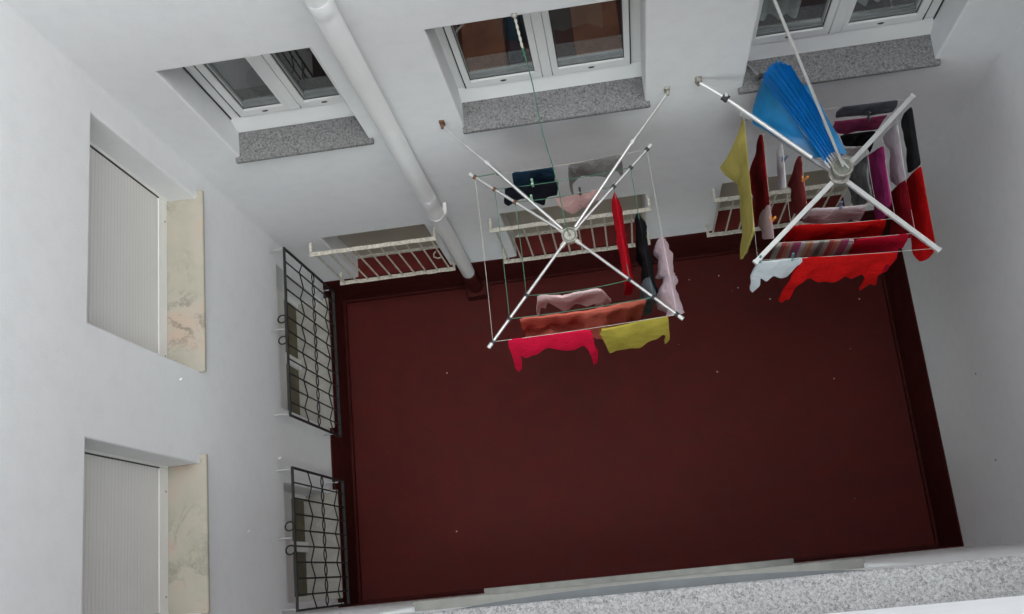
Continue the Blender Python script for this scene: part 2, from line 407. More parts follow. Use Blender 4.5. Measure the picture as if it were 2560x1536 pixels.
# ---------------------------------------------------------------- walls
def pvc_window(wall, xa, xb, zb, zt, gl, mull, gr_, frame_l, frame_r, y=3.0, reveal_gap=''):
    """two-leaf white window standing in the recess of the back wall; zb = top of its white base strip start"""
    bm = bmesh.new()                                               # fixed frame
    pf = [(y - 0.034, zb - 0.03), (y - 0.034, zb + 0.012), (y + 0.003, zb + 0.15), (y + 0.06, zb + 0.155), (y + 0.06, zb - 0.03)]      # sloping base strip
    e0 = [bm.verts.new((xa - 0.02, a, c)) for a, c in pf]; e1 = [bm.verts.new((xb + 0.02, a, c)) for a, c in pf]
    for k in range(5): bm.faces.new((e0[k], e0[(k + 1) % 5], e1[(k + 1) % 5], e1[k]))
    bm.faces.new(e0[::-1]); bm.faces.new(e1)
    bmesh.ops.recalc_face_normals(bm, faces=bm.faces)
    box(bm, xa - 0.02, frame_l + 0.0, y + 0.004, y + 0.09, zb + 0.155, zt + 0.05)
    box(bm, frame_r, xb + 0.02, y + 0.004, y + 0.09, zb + 0.155, zt + 0.05)
    box(bm, frame_l, frame_r, y + 0.004, y + 0.09, zt - 0.02, zt + 0.05)
    fr = fin(bm, 'window', M['pvc'], wall)
    z0 = zb + 0.165
    for (a, b2, ga, gb) in ((frame_l + 0.006, mull[0] - 0.003, gl[0], gl[1]), (mull[1] + 0.003, frame_r - 0.006, gr_[0], gr_[1])):
        bm = bmesh.new()
        box(bm, a, b2, y - 0.012, y + 0.06, z0, z0 + 0.075, 0.004)
        box(bm, a, ga, y - 0.012, y + 0.06, z0 + 0.075, zt + 0.03)
        box(bm, gb, b2, y - 0.012, y + 0.06, z0 + 0.075, zt + 0.03)
        box(bm, ga, gb, y - 0.012, y + 0.06, zt - 0.045, zt + 0.03)
        fin(bm, 'sash', M['pvc'], fr)
        bm = bmesh.new()                                           # glazing beads in two steps, their grey imitating the sash's reflection
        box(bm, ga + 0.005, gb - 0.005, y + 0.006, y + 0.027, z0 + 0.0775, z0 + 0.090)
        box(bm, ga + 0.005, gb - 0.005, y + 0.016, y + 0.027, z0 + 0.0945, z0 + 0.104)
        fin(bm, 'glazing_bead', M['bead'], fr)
        bm = bmesh.new()
        box(bm, ga + 0.001, gb - 0.001, y + 0.001, y + 0.006, z0 + 0.0745, z0 + 0.0765)
        box(bm, ga - 0.0, ga + 0.004, y - 0.001, y + 0.006, z0 + 0.08, zt - 0.05)
        box(bm, gb - 0.004, gb, y - 0.001, y + 0.006, z0 + 0.08, zt - 0.05)
        fin(bm, 'gasket', M['dark'], fr)
        bm = bmesh.new()
        box(bm, ga, gb, y + 0.028, y + 0.034, z0 + 0.08, zt - 0.04)
        fin(bm, 'pane', M['glass'], fr)
        bm = bmesh.new()
        cx = ga + (gb - ga) * 0.5
        g = bmesh.ops.create_uvsphere(bm, u_segments=12, v_segments=6, radius=1.0)
        for v in g['verts']: v.co = Vector((cx + v.co.x * 0.021, y - 0.012 + v.co.y * 0.005, z0 + 0.036 + v.co.z * 0.010))
        fin(bm, 'drain_cap', M['black_plastic'], fr, True)
    bm = bmesh.new()
    box(bm, mull[0], mull[1], y - 0.018, y + 0.05, z0 + 0.012, zt, 0.003)
    fin(bm, 'cover_strip', M['pvc'], fr)
    # dark joints between fixed frame, leaves and reveal
    bm = bmesh.new()
    box(bm, xa + 0.001, xa + 0.010, y - 0.002, y + 0.05, zb + 0.02, zt - 0.01) if reveal_gap == 'l' else None
    box(bm, xb - 0.010, xb - 0.001, y - 0.002, y + 0.05, zb + 0.02, zt - 0.01) if reveal_gap == 'r' else None
    box(bm, frame_l - 0.001, frame_l + 0.006, y - 0.0135, y + 0.05, z0 + 0.002, zt - 0.03)
    box(bm, frame_r - 0.006, frame_r + 0.001, y - 0.0135, y + 0.05, z0 + 0.002, zt - 0.03)
    box(bm, frame_l + 0.006, frame_r - 0.006, y - 0.006, y + 0.05, z0 - 0.007, z0 - 0.0005)
    fin(bm, 'joint', M['dark'], fr)
    return fr

def sill(wall_part, axis, u0, u1, a0, a1, z_out, z_in, th, mat, nm='sill'):
    """stone sill: a0 = outer edge coordinate, a1 = inner edge"""
    bm = bmesh.new()
    sx = [u0, u1]
    prof = [(a0, z_out - th), (a0, z_out), (a1, z_in), (a1, z_in - th)]
    vs = []
    for u in sx:
        vs.append([bm.verts.new((u, a, z) if axis == 'y' else (a, u, z)) for a, z in prof])
    n = 4
    for k in range(n): bm.faces.new((vs[0][k], vs[0][(k + 1) % n], vs[1][(k + 1) % n], vs[1][k]))
    bm.faces.new(vs[0][::-1]); bm.faces.new(vs[1])
    bmesh.ops.recalc_face_normals(bm, faces=bm.faces)
    bmesh.ops.bevel(bm, geom=list(bm.edges), offset=0.004, segments=2, affect='EDGES')
    return fin(bm, nm, mat, wall_part)

# ---- far wall, with three white windows above three shuttered ones
far = thing('courtyard_wall', 'white plaster wall with white two-leaf windows on granite sills above shuttered ground windows', 'wall', (0, YF, 0))
FW = [(-2.262, -1.402, 3.52, 4.667), (-0.782, 0.376, 3.475, 4.667), (0.985, 2.150, 3.475, 4.667)]
GW = [(-2.262, -1.402, 0.69, 1.825), (-0.782, 0.376, 0.69, 1.825), (0.985, 2.150, 0.69, 1.825)]
UP = [(h[0], h[1], h[2] + 2.84, h[3] + 2.84) for h in FW]
wall_mesh('y', YF, 1, XL - 0.30, XR + 0.30, 0.0, TOP_F, [(h[0], h[1], h[2] - 0.034, h[3]) for h in FW + GW + UP], 0.27, 'plaster_face', far)
pw = [
    pvc_window(far, -2.262, -1.402, 3.52, 4.667, (-2.131, -1.879), (-1.849, -1.781), (-1.735, -1.50), -2.185, -1.455, reveal_gap='l'),
    pvc_window(far, -0.782, 0.376, 3.455, 4.667, (-0.688, -0.280), (-0.238, -0.178), (-0.137, 0.272), -0.731, 0.313),
    pvc_window(far, 0.985, 2.150, 3.465, 4.667, (1.066, 1.469), (1.514, 1.580), (1.613, 2.016), 1.022, 2.072, reveal_gap='r'),
]
for k, h in enumerate(FW):
    sill(pw[k], 'y', h[0] - (0.012 if k == 1 else 0.03), h[1] + 0.03, 2.765, 3.02, h[2] - 0.012 + 0.0, h[2] + 0.004, 0.03, M['granite'])
for k, h in enumerate(UP):                                         # storey above, only reached by the sill line
    f_ = pvc_window(far, h[0], h[1], h[2] - 0.02, h[3], (h[0] + .09, (h[0] + h[1]) / 2 - .07), ((h[0] + h[1]) / 2 - .03, (h[0] + h[1]) / 2 + .03), ((h[0] + h[1]) / 2 + .07, h[1] - .09), h[0] + .045, h[1] - .045)
    sill(f_, 'y', h[0] - 0.03, h[1] + 0.03, 2.765, 3.02, h[2] - 0.012, h[2] + 0.004, 0.03, M['granite'])
for h in GW:                                                       # closed beige shutters and maroon ledges
    bm = bmesh.new(); box(bm, h[0] - 0.02, h[1] + 0.02, 2.985, 3.01, h[2] + 0.062, h[3] + 0.06)
    f_ = fin(bm, 'window_shutter', M['shutter_far'], far)
    bm = bmesh.new(); box(bm, h[0] - 0.01, h[1] + 0.01, 2.972, 3.008, h[2] + 0.012, h[2] + 0.06, 0.004)
    fin(bm, 'bottom_rail', M['cream'], f_)
    bm = bmesh.new(); box(bm, h[0] - 0.03, h[1] + 0.03, 2.795, 3.06, h[2] - 0.05, h[2] + 0.008, 0.004)
    fin(bm, 'painted_ledge', maroon('maroon_ledge', 1.6), f_)

def skirting(axis, pos, sgn, u0, u1, parent, top=0.685):
    bm = bmesh.new()
    for (d, z0, z1) in ((0.012, 0.05, top), (0.034, 0.0, 0.05)):
        a, b2 = sorted((pos + sgn * 0.02, pos - sgn * d))
        if axis == 'x': box(bm, a, b2, u0, u1, z0, z1, 0.004)
        else: box(bm, u0, u1, a, b2, z0, z1, 0.004)
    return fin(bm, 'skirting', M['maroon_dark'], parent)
skirting('y', YF, 1, XL + 0.0125, XR - 0.0125, far)

# rooms behind the upper windows, with an unseen back opening added for daylight
rm = [thing('back_room', 'dim room behind the narrow window beside the drainpipe', 'room', (-1.83, 4.2, 2.67)),
      thing('back_room', 'dim room with orange wood behind the middle window', 'room', (-0.2, 4.2, 2.62)),
      thing('back_room', 'dim room behind the window with white curtains', 'room', (1.57, 4.2, 2.62))]
for q, (h, fm) in zip(rm, ((FW[0], M['dark_floor']), (FW[1], M['dkbrown']), (FW[2], M['grey_floor']))):
    hh = (max(h[0], -2.2) + 0.0, h[1], h[2], h[3])
    x0, x1 = h[0] - 0.10, h[1] + 0.10
    y0, y1, z0, z1 = 3.105, 5.4, h[2] - 0.85, h[3] + 0.45
    bm = bmesh.new(); box(bm, x0, x1, y0, y1, z0 - 0.05, z0); fin(bm, 'room_floor', fm, q)
    bm = bmesh.new()
    box(bm, x0 - 0.05, x0 - 0.001, y0, y1, z0, z1); box(bm, x1 + 0.001, x1 + 0.05, y0, y1, z0, z1)
    box(bm, x0, x1, y1, y1 + 0.05, z0, z0 + 1.25); box(bm, x0, x1, y0, y1, z1 + 0.001, z1 + 0.05)
    fin(bm, 'room_wall', M['roomwall'], q)
# furniture glimpsed through the middle window
def furn(name, label, cat, loc, parts):
    t = thing(name, label, cat, loc)
    for nm, b_, mt in parts:
        bm = bmesh.new(); box(bm, *b_, 0.006); fin(bm, nm, mt, t)
furn('wooden_bench', 'orange wooden bench seen through the right pane of the middle window', 'bench', (0.1, 3.75, 2.62),
     [('seat', (-0.02, 0.30, 3.15, 3.95, 3.05, 3.09), M['wood']), ('leg', (-0.01, 0.03, 3.20, 3.24, 2.62, 3.05), M['wood']), ('leg', (0.19, 0.23, 3.20, 3.24, 2.62, 3.05), M['wood']),
      ('leg', (-0.01, 0.03, 3.90, 3.94, 2.62, 3.05), M['wood']), ('leg', (0.19, 0.23, 3.90, 3.94, 2.62, 3.05), M['wood'])])
furn('wooden_stool', 'orange wooden stool seen through the left pane of the middle window', 'stool', (-0.66, 3.75, 2.62),
     [('seat', (-0.80, -0.50, 3.15, 3.92, 3.02, 3.06), M['wood']), ('leg', (-0.79, -0.75, 3.20, 3.24, 2.62, 3.02), M['wood']), ('leg', (-0.57, -0.53, 3.20, 3.24, 2.62, 3.02), M['wood']),
      ('leg', (-0.79, -0.75, 3.87, 3.91, 2.62, 3.02), M['wood']), ('leg', (-0.57, -0.53, 3.87, 3.91, 2.62, 3.02), M['wood'])])
bm = bmesh.new(); box(bm, -0.49, -0.39, 3.5, 3.95, 2.63, 2.95, 0.02)
tag(fin(bm, 'storage_bag', M['dkblue']), 'dark blue bag between the stool and the window mullion', 'bag')
bm = bmesh.new()
tube(bm, [(-2.02, 3.20, 3.641), (-2.02, 3.20, 3.665), (-2.02, 3.20, 3.76)], 0.09, 16, True, [0.07, 0.085, 0.095])
tag(fin(bm, 'plant_pot', M['black_plastic']), 'black pot standing on the shelf inside the narrow window', 'pot')

# curtains behind the right-hand window
def curtain(x0, x1, y, z0, z1, folds, amp, name, label):
    bm = bmesh.new(); n = folds * 10; rows = []
    for j in range(5):
        z = z0 + (z1 - z0) * j / 4
        rows.append([bm.verts.new((x0 + (x1 - x0) * i / n + 0.004 * math.sin(9 * z + i), y + amp * math.sin(6.28318 * folds * i / n) + 0.4 * amp * math.sin(2.1 * folds * i / n + z), z)) for i in range(n + 1)])
    for j in range(4):
        for i in range(n): bm.faces.new((rows[j][i], rows[j][i + 1], rows[j + 1][i + 1], rows[j + 1][i]))
    bmesh.ops.solidify(bm, geom=list(bm.faces), thickness=0.002)
    o = fin(bm, name, M['curtain'], None, True); tag(o, label, 'curtain')
curtain(0.98, 1.36, 3.16, 3.62, 4.9, 4, 0.022, 'curtain', 'white curtain in folds behind the left pane of the third window')
curtain(1.70, 2.02, 3.17, 3.62, 4.9, 4, 0.022, 'curtain', 'white curtain in folds behind the right pane of the third window')
curtain(-1.80, -1.38, 3.45, 3.95, 4.9, 8, 0.012, 'curtain', 'dark pleated curtain behind the right pane of the narrow window')
bpy.data.objects['curtain.002'].data.materials[0] = fabric('dark_curtain', (0.10, 0.10, 0.10))

# ---- left wall: shuttered windows on marble sills above grilled ground windows
left = thing('courtyard_wall', 'white plaster wall with roller-shuttered windows on pink beige marble sills', 'wall', (XL, 1.3, 0))
LW = [(1.442, 2.607, 3.40, 4.690), (-0.022, 0.857, 3.40, 4.690)]
LG = [(1.442, 2.607, 0.72, 1.895), (-0.022, 0.857, 0.72, 1.895)]
def low(hs, d=0.034): return [(h[0], h[1], h[2] - d, h[3]) for h in hs]
LU = [(h[0], h[1], h[2] + 2.84, h[3] + 2.84) for h in LW]
wall_mesh('x', XL, -1, YN, YF, 0.0, TOP_L, low(LW + LG + LU), 0.27, 'plaster_face', left)
for h in LW + LU:
    bm = bmesh.new(); box(bm, XL - 0.225, XL - 0.20, h[0] - 0.02, h[1] + 0.02, h[2] + 0.125, h[3] + 0.06)
    f_ = fin(bm, 'window_shutter', M['shutter_left'], left)
    bm = bmesh.new(); box(bm, XL - 0.232, XL - 0.196, h[0] - 0.012, h[1] + 0.012, h[2] + 0.004, h[2] + 0.122, 0.004)
    fin(bm, 'bottom_rail', M['pvc_side'], f_)
    bm = bmesh.new()
    for y in (h[0] + 0.1, h[1] - 0.16): box(bm, XL - 0.1965, XL - 0.194, y, y + 0.012, h[2] + 0.03, h[2] + 0.045)
    fin(bm, 'rail_screw', M['steel'], f_)
    bm = bmesh.new()                                               # thin guide along the far jamb
    box(bm, XL - 0.20, XL - 0.185, h[1] - 0.014, h[1] + 0.004, h[2] + 0.03, h[3] + 0.02); box(bm, XL - 0.20, XL - 0.185, h[0] - 0.004, h[0] + 0.01, h[2] + 0.03, h[3] + 0.02)
    fin(bm, 'shutter_guide', M['pvc_side'], f_)
    bm = bmesh.new()
    for y in (h[1] - 0.0205, h[0] + 0.0105): box(bm, XL - 0.1995, XL - 0.192, y, y + 0.006, h[2] + 0.125, h[3] + 0.02)
    fin(bm, 'guide_slot', M['dark'], f_)
    sill(f_, 'x', h[0] - 0.008, h[1] + 0.055, XL + 0.042, XL - 0.235, h[2] - 0.012, h[2] + 0.004, 0.03, M['marble'])
for h in LG:
    ym = (h[0] + h[1]) / 2 - 0.0
    bm = bmesh.new(); box(bm, XL - 0.245, XL - 0.22, h[0] - 0.02, h[1] + 0.02, 1.12, h[3] + 0.06)
    f_ = fin(bm, 'window_shutter', M['shutter_left'], left)
    bm = bmesh.new()
    box(bm, XL - 0.262, XL - 0.246, h[0] - 0.02, h[1] + 0.02, h[2] - 0.02, 1.2)
    fin(bm, 'pane', M['olive'], f_)
    bm = bmesh.new()
    box(bm, XL - 0.255, XL - 0.215, ym - 0.04, ym + 0.045, h[2] + 0.002, 1.115, 0.004)
    box(bm, XL - 0.255, XL - 0.225, h[0] - 0.012, h[0] + 0.04, h[2] + 0.002, 1.115, 0.004); box(bm, XL - 0.255, XL - 0.225, h[1] - 0.04, h[1] + 0.012, h[2] + 0.002, 1.115, 0.004)
    fin(bm, 'window_frame', M['pvc_side'], f_)
    sill(f_, 'x', h[0] - 0.008, h[1] + 0.03, XL + 0.055, XL - 0.262, h[2] - 0.012, h[2] + 0.0, 0.03, M['sill_stone'])
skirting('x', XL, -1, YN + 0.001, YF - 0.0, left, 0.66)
for (y, z) in ((1.335, 3.651), (0.469, 2.637), (1.03, 1.991)):
    bm = bmesh.new(); tube(bm, [(XL - 0.01, y, z), (XL + 0.008, y, z + 0.003), (XL + 0.012, y + 0.010, z)], 0.006, 8)
    fin(bm, 'wall_plug', M['plaster'], left)

# ---- right wall
right = thing('courtyard_wall', 'blank white plaster wall without any window above the maroon skirting', 'wall', (XR, 1.3, 0))
wall_mesh('x', XR, 1, YN, YF, 0.0, TOP_R, [], 0.27, 'plaster_face', right)
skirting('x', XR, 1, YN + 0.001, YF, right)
for (y, z) in ((1.099, 1.791), (0.474, 1.809)):
    bm = bmesh.new(); tube(bm, [(XR + 0.01, y, z), (XR - 0.006, y, z)], 0.007, 8)
    fin(bm, 'wall_plug', M['steel'], right)

# ---- near wall under the camera, with wide stone sills
near = thing('courtyard_wall', 'white plaster wall with wide granite sill closest to the viewer', 'wall', (0, YN, 0))
NX = (-1.33, 1.20)
NW = [(NX[0], NX[1], 3.40, 4.66), (NX[0], NX[1], 6.25, 7.50), (NX[0], NX[1], 0.72, 1.82), (-1.33, 1.20, 9.09, 10.34)]
wall_mesh('y', YN, -1, XL - 0.30, XR + 0.30, 0.0, TOP_N, low(NW, 0.04), 0.27, 'plaster_face', near, rnd=0.01)
for k, h in enumerate(NW):
    bm = bmesh.new()
    yb = YN - 0.128 if k == 1 else YN - 0.2
    box(bm, h[0] - 0.02, h[1] + 0.02, yb - 0.05, yb, h[2] + 0.002, h[2] + 0.10, 0.004)
    box(bm, h[0] - 0.02, h[0] + 0.06, yb - 0.05, yb, h[2] + 0.10, h[3] + 0.05); box(bm, h[1] - 0.06, h[1] + 0.02, yb - 0.05, yb, h[2] + 0.10, h[3] + 0.05)
    box(bm, -0.10, -0.02, yb - 0.05, yb, h[2] + 0.10, h[3] + 0.05)
    f_ = fin(bm, 'window', M['pvc'], near)
    bm = bmesh.new(); box(bm, h[0], h[1], yb - 0.032, yb - 0.026, h[2] + 0.10, h[3] + 0.04); fin(bm, 'pane', M['glass'], f_)
    ov = {0: (0.026, M['beige_stone']), 1: (0.030, M['granite_light']), 2: (0.040, M['beige_stone']), 3: (0.026, M['granite_light'])}[k]
    if k == 1:
        sill(f_, 'y', -1.34, 1.22, YN + ov[0], yb - 0.01, h[2], h[2] + 0.004, 0.03, ov[1])
        bm = bmesh.new()                                           # tapering grey strip standing in for the shade under the granite edge
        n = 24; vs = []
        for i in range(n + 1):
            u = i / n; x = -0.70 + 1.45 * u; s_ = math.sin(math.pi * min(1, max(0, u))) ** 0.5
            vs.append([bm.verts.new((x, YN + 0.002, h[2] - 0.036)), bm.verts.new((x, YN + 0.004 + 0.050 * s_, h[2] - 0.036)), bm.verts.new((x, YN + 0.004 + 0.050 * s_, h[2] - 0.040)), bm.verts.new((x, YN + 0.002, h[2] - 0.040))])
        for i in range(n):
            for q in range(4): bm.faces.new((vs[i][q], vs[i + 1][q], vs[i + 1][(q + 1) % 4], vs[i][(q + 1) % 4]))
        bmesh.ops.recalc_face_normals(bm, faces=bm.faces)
        fin(bm, 'shade_strip', M['shade_band'], f_)
    else:
        sill(f_, 'y', h[0] - 0.01, h[1] + 0.01, YN + ov[0], yb - 0.01, h[2], h[2] + 0.004, 0.035, ov[1])
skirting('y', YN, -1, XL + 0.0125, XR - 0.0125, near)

# roof slabs behind the wall tops so the well reads as the middle of a building
bm = bmesh.new()
roofs = thing('apartment_building', 'flat roof slabs of the building around the light well', 'building', (0, 1.3, TOP_F))
for nm, b_ in (('roof', (XL - 9, XR + 9, YF + 0.301, YF + 9, 12.1, 12.3)), ('roof', (XL - 9, XL - 0.301, YN - 9, YF + 0.30, 11.1, 11.3)), ('roof', (XL - 0.3, XR + 0.3, YN - 9, YN - 0.301, 11.5, 11.7))):
    bm2 = bmesh.new(); box(bm2, *b_); fin(bm2, nm, M['plaster'], roofs)
bm.free()

# ---------------------------------------------------------------- drainpipe
dp = thing('drainpipe', 'thick white drainpipe running down between two windows to a maroon shoe', 'drainpipe', (-1.25, 2.73, 0.62))
def pipe_c(z): return Vector((-1.19 - 0.060 * (5.2 - z) / 4.6, 2.727, z))
bm = bmesh.new(); tube(bm, [pipe_c(12.5), pipe_c(8), pipe_c(4), pipe_c(2.3)], 0.062, 32); fin(bm, 'pipe', M['pipe'], dp, True)
bm = bmesh.new(); tube(bm, [pipe_c(2.3), pipe_c(1.4), pipe_c(0.64), pipe_c(0.62)], 0.060, 32, True, [0.060, 0.060, 0.060, 0.054]); fin(bm, 'lower_pipe', M['pipe'], dp, True)
for z0, z1, r in ((2.44, 2.60, 0.0640), (2.18, 2.34, 0.0630), (5.10, 5.22, 0.0638)):
    bm = bmesh.new(); tube(bm, [pipe_c(z1), pipe_c(z1 - 0.004), pipe_c(z0 + 0.004), pipe_c(z0)], r, 32, True, [r - 0.001, r, r, r - 0.001]); fin(bm, 'collar', M['pipe'], dp, True)
bm = bmesh.new(); c = pipe_c(2.22); ring(bm, c, (0, 0, 1), 0.0625, 0.005); box(bm, c.x + 0.06, c.x + 0.085, 2.72, 2.80, 2.212, 2.228); box(bm, c.x + 0.07, c.x + 0.078, 2.70, 2.73, 2.20, 2.24)
fin(bm, 'pipe_bracket', M['pvc_side'], dp, False)
bm = bmesh.new(); c = pipe_c(0.3); tube(bm, [(c.x, c.y, 0.618), (c.x, c.y, 0.16)], 0.066, 28); box(bm, c.x - 0.10, c.x + 0.10, 2.63, 2.785, 0.0, 0.16, 0.01)
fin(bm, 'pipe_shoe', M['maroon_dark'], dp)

# ---------------------------------------------------------------- cream bar grilles over the far ground windows
def cream_grille(x0, x1, nb, label, scroll=False):
    g = thing('window_grille', label, 'window grille', ((x0 + x1) / 2, 2.70, 0.9), 'cream grilles over the ground windows of the back wall')
    zt, zb, y = 1.745, 0.885, 2.70
    for z, nm in ((zt, 'top_rail'), (zb, 'bottom_rail')):
        bm = bmesh.new()
        nseg = 12
        for i in range(nseg):                                     # hand-wrought flat bar in slightly uneven lengths
            a = x0 + (x1 - x0) * i / nseg; b2 = x0 + (x1 - x0) * (i + 1) / nseg - 0.001
            j = random.uniform(-0.002, 0.002)
            box(bm, a, b2, y - 0.017 + j, y + 0.017 + j, z - 0.007, z + 0.007, 0.002)
        box(bm, x0, x0 + 0.022, y + 0.021, 2.805, z - 0.009, z + 0.009, 0.002); box(bm, x1 - 0.022, x1, y + 0.021, 2.805, z - 0.009, z + 0.009, 0.002)
        fin(bm, nm, M['cream'], g)
    for i in range(nb):
        x = x0 + 0.05 + (x1 - x0 - 0.1) * i / (nb - 1)
        bm = bmesh.new(); tube(bm, [(x, y, zt - 0.007), (x, y, zb + 0.007)], 0.0075, 8); fin(bm, 'bar', M['cream'], g, True)
    if scroll:
        bm = bmesh.new()
        pts = [(x1 - 0.07, y, 1.42), (x1 - 0.10, y, 1.36), (x1 - 0.115, y, 1.28), (x1 - 0.09, y, 1.23), (x1 - 0.055, y, 1.25)]
        tube(bm, pts, 0.006, 6); fin(bm, 'scroll', M['cream'], g, True)
cream_grille(-2.385, -1.325, 10, 'short cream barred grille over the ground window next to the drainpipe foot', True)
cream_grille(-0.885, 0.415, 12, 'cream barred grille behind the drying rack with the orange towel')
cream_grille(0.905, 2.225, 12, 'cream barred grille partly hidden behind the crowded right drying rack')

# ---------------------------------------------------------------- black wrought iron grilles on the left wall
def iron_grille(y0, y1, nb, label):
    g = thing('window_grille', label, 'window grille', (XL + 0.115, (y0 + y1) / 2, 0.74), 'black wrought iron grilles on the shuttered wall')
    X, zt, zb = XL + 0.115, 2.03, 0.73
    bm = bmesh.new()
    box(bm, X - 0.008, X + 0.008, y0, y1, zt - 0.010, zt + 0.010); box(bm, X - 0.012, X + 0.012, y0, y1, zb - 0.012, zb + 0.012)
    box(bm, X - 0.0075, X + 0.0075, y0, y0 + 0.016, zb + 0.012, zt - 0.010); box(bm, X - 0.0075, X + 0.0075, y1 - 0.016, y1, zb + 0.012, zt - 0.010)
    fin(bm, 'frame', M['iron'], g)
    ys = [y0 + (y1 - y0) * (i + 1) / (nb + 1) for i in range(nb)]
    for y in ys:
        bm = bmesh.new(); tube(bm, [(X, y, zt - 0.012), (X, y, zb + 0.012)], 0.0065, 6); fin(bm, 'bar', M['iron'], g)
    yy = [y0 + 0.011] + ys + [y1 - 0.011]
    for zc in (1.66, 1.00):
        pts = [(X + 0.009, y, zc + (0.045 if i % 2 else -0.045)) for i, y in enumerate(yy)]
        bm = bmesh.new(); tube(bm, pts, 0.0055, 6); fin(bm, 'zigzag_rod', M['iron'], g)
    bm = bmesh.new()                                              # chain of lens-shaped links
    for i in range(len(yy) - 1):
        a, b2 = yy[i] + 0.004, yy[i + 1] - 0.004
        for s_ in (-1, 1):
            tube(bm, [(X + 0.009, a + (b2 - a) * q / 6, 1.35 + s_ * 0.032 * math.sin(math.pi * q / 6)) for q in range(7)], 0.005, 5)
    fin(bm, 'link_chain', M['iron'], g)
    ym = (y0 + y1) / 2
    for dy in (-0.085, 0.085):
        bm = bmesh.new(); ring(bm, (X - 0.028, ym + dy, zt + 0.022), (0, 0.25, 1), 0.034, 0.006, 16, 6); fin(bm, 'scroll', M['iron'], g)
    for y, z in ((y0 + 0.02, zt), (y1 - 0.02, zt), (y0 + 0.02, zb + 0.1), (y1 - 0.02, zb + 0.1), (ym, zt + 0.03)):
        bm = bmesh.new(); tube(bm, [(X - 0.012, y, z), (XL - 0.01, y, z + 0.006)], 0.0065, 6)
        fin(bm, 'wall_tie', M['alu_grey'], g)
iron_grille(1.335, 2.69, 11, 'long black iron grille with zigzag rods nearest the inner corner')
iron_grille(-0.09, 0.955, 8, 'shorter black iron grille with eight bars by the near wall')

# ---------------------------------------------------------------- drying racks
RACK = {1: {'hub': (-0.194, 1.985, 3.45), 'nl': (-0.751, 1.355, 3.45), 'nr': (0.408, 1.385, 3.45), 'fr': (0.368, 2.502, 3.45), 'fl': (-0.768, 2.475, 3.45)},
        2: {'hub': (1.444, 2.120, 3.50), 'nl': (0.882, 1.655, 3.50), 'nr': (1.913, 1.588, 3.50), 'fr': (1.956, 2.558, 3.50), 'fl': (0.946, 2.601, 3.50)}}
for r in RACK.values():
    for k in r: r[k] = Vector(r[k])
SIDE = {'n': ('nl', 'nr'), 'f': ('fl', 'fr'), 'l': ('fl', 'nl'), 'r': ('fr', 'nr')}
def line_pts(k, side, f):
    h = RACK[k]['hub']; a, b2 = SIDE[side]
    return h + (RACK[k][a] - h) * f, h + (RACK[k][b2] - h) * f
def sag_line(bm, a, b2, sag, r):
    tube(bm, [a.lerp(b2, q / 10) + Vector((0, 0, -4 * sag * (q / 10) * (1 - q / 10))) for q in range(11)], r, 5)

# rack 1: slim aluminium
r1 = thing('drying_rack', 'slim aluminium cross-shaped drying rack with orange towel and green cords', 'drying rack', (-0.194, 1.985, 3.45), 'wall drying racks')
H1 = RACK[1]['hub']
for a in ('nl', 'nr', 'fr', 'fl'):
    d = (RACK[1][a] - H1).normalized()
    bm = bmesh.new(); tube(bm, [H1 + d * 0.05, RACK[1][a]], 0.0095, 10); ar = fin(bm, 'arm', M['alu'], r1, True)
    bm = bmesh.new(); tube(bm, [RACK[1][a] - d * 0.02, RACK[1][a] + d * 0.012], 0.0125, 10); fin(bm, 'end_cap', M['alu_white'], ar, True)
    for f in (0.96, 0.755, 0.545):
        c = H1 + (RACK[1][a] - H1) * f
        bm = bmesh.new(); tube(bm, [c - d * 0.010, c + d * 0.010], 0.0145, 8); fin(bm, 'cord_clip', M['rust'] if a == 'fl' else M['black_plastic'], ar, True)
for br in ((-0.904, 2.79, 3.585), (0.509, 2.79, 3.596)):
    b0 = Vector(br); d = (b0 - H1).normalized()
    st0 = H1 + d * 0.06 + Vector((0, 0, 0.012))
    midp = st0.lerp(b0, 0.62)
    bm = bmesh.new(); tube(bm, [st0, midp], 0.0105, 10); tube(bm, [midp, b0 - Vector((0, 0.02, 0))], 0.0075, 8); stv = fin(bm, 'stay', M['alu'], r1, True)
    bm = bmesh.new(); tube(bm, [midp - d * 0.012, midp + d * 0.012], 0.0145, 8); fin(bm, 'stay_joint', M['alu_white'], stv, True)
    mt = M['rust'] if br[0] < 0 else M['steel']
    bm = bmesh.new(); box(bm, br[0] - 0.016, br[0] + 0.016, 2.785, 2.802, br[2] - 0.03, br[2] + 0.03, 0.003); box(bm, br[0] - 0.010, br[0] + 0.010, 2.755, 2.785, br[2] - 0.012, br[2] + 0.012, 0.003)
    fin(bm, 'wall_bracket', mt, r1)
bm = bmesh.new()
tube(bm, [H1 + Vector((0, 0, -0.022)), H1 + Vector((0, 0, 0.022))], 0.048, 20)
for a in ('nl', 'nr', 'fr', 'fl'):
    d = (RACK[1][a] - H1).normalized(); sqtube(bm, H1 + d * 0.03, H1 + d * 0.085, 0.026, 0.018)
fin(bm, 'hub', M['steel'], r1)
bm = bmesh.new(); ring(bm, H1 + Vector((0, 0, 0.022)), (0, 0, 1), 0.038, 0.006, 20, 6); tube(bm, [H1, H1 + Vector((0, 0, 0.04))], 0.010, 10); fin(bm, 'hub_ring', M['hub'], r1)
for f, mt, rr in ((0.96, 'cord_pale', 0.0016), (0.755, 'cord_green', 0.0024), (0.545, 'cord_green', 0.0024)):
    bm = bmesh.new()
    for sd_ in 'nflr':
        a, b2 = line_pts(1, sd_, f)
        sag_line(bm, a, b2, 0.06 if (f == 0.545 and sd_ == 'n') else 0.03, rr)
    fin(bm, 'clothes_line', M[mt], r1, True)
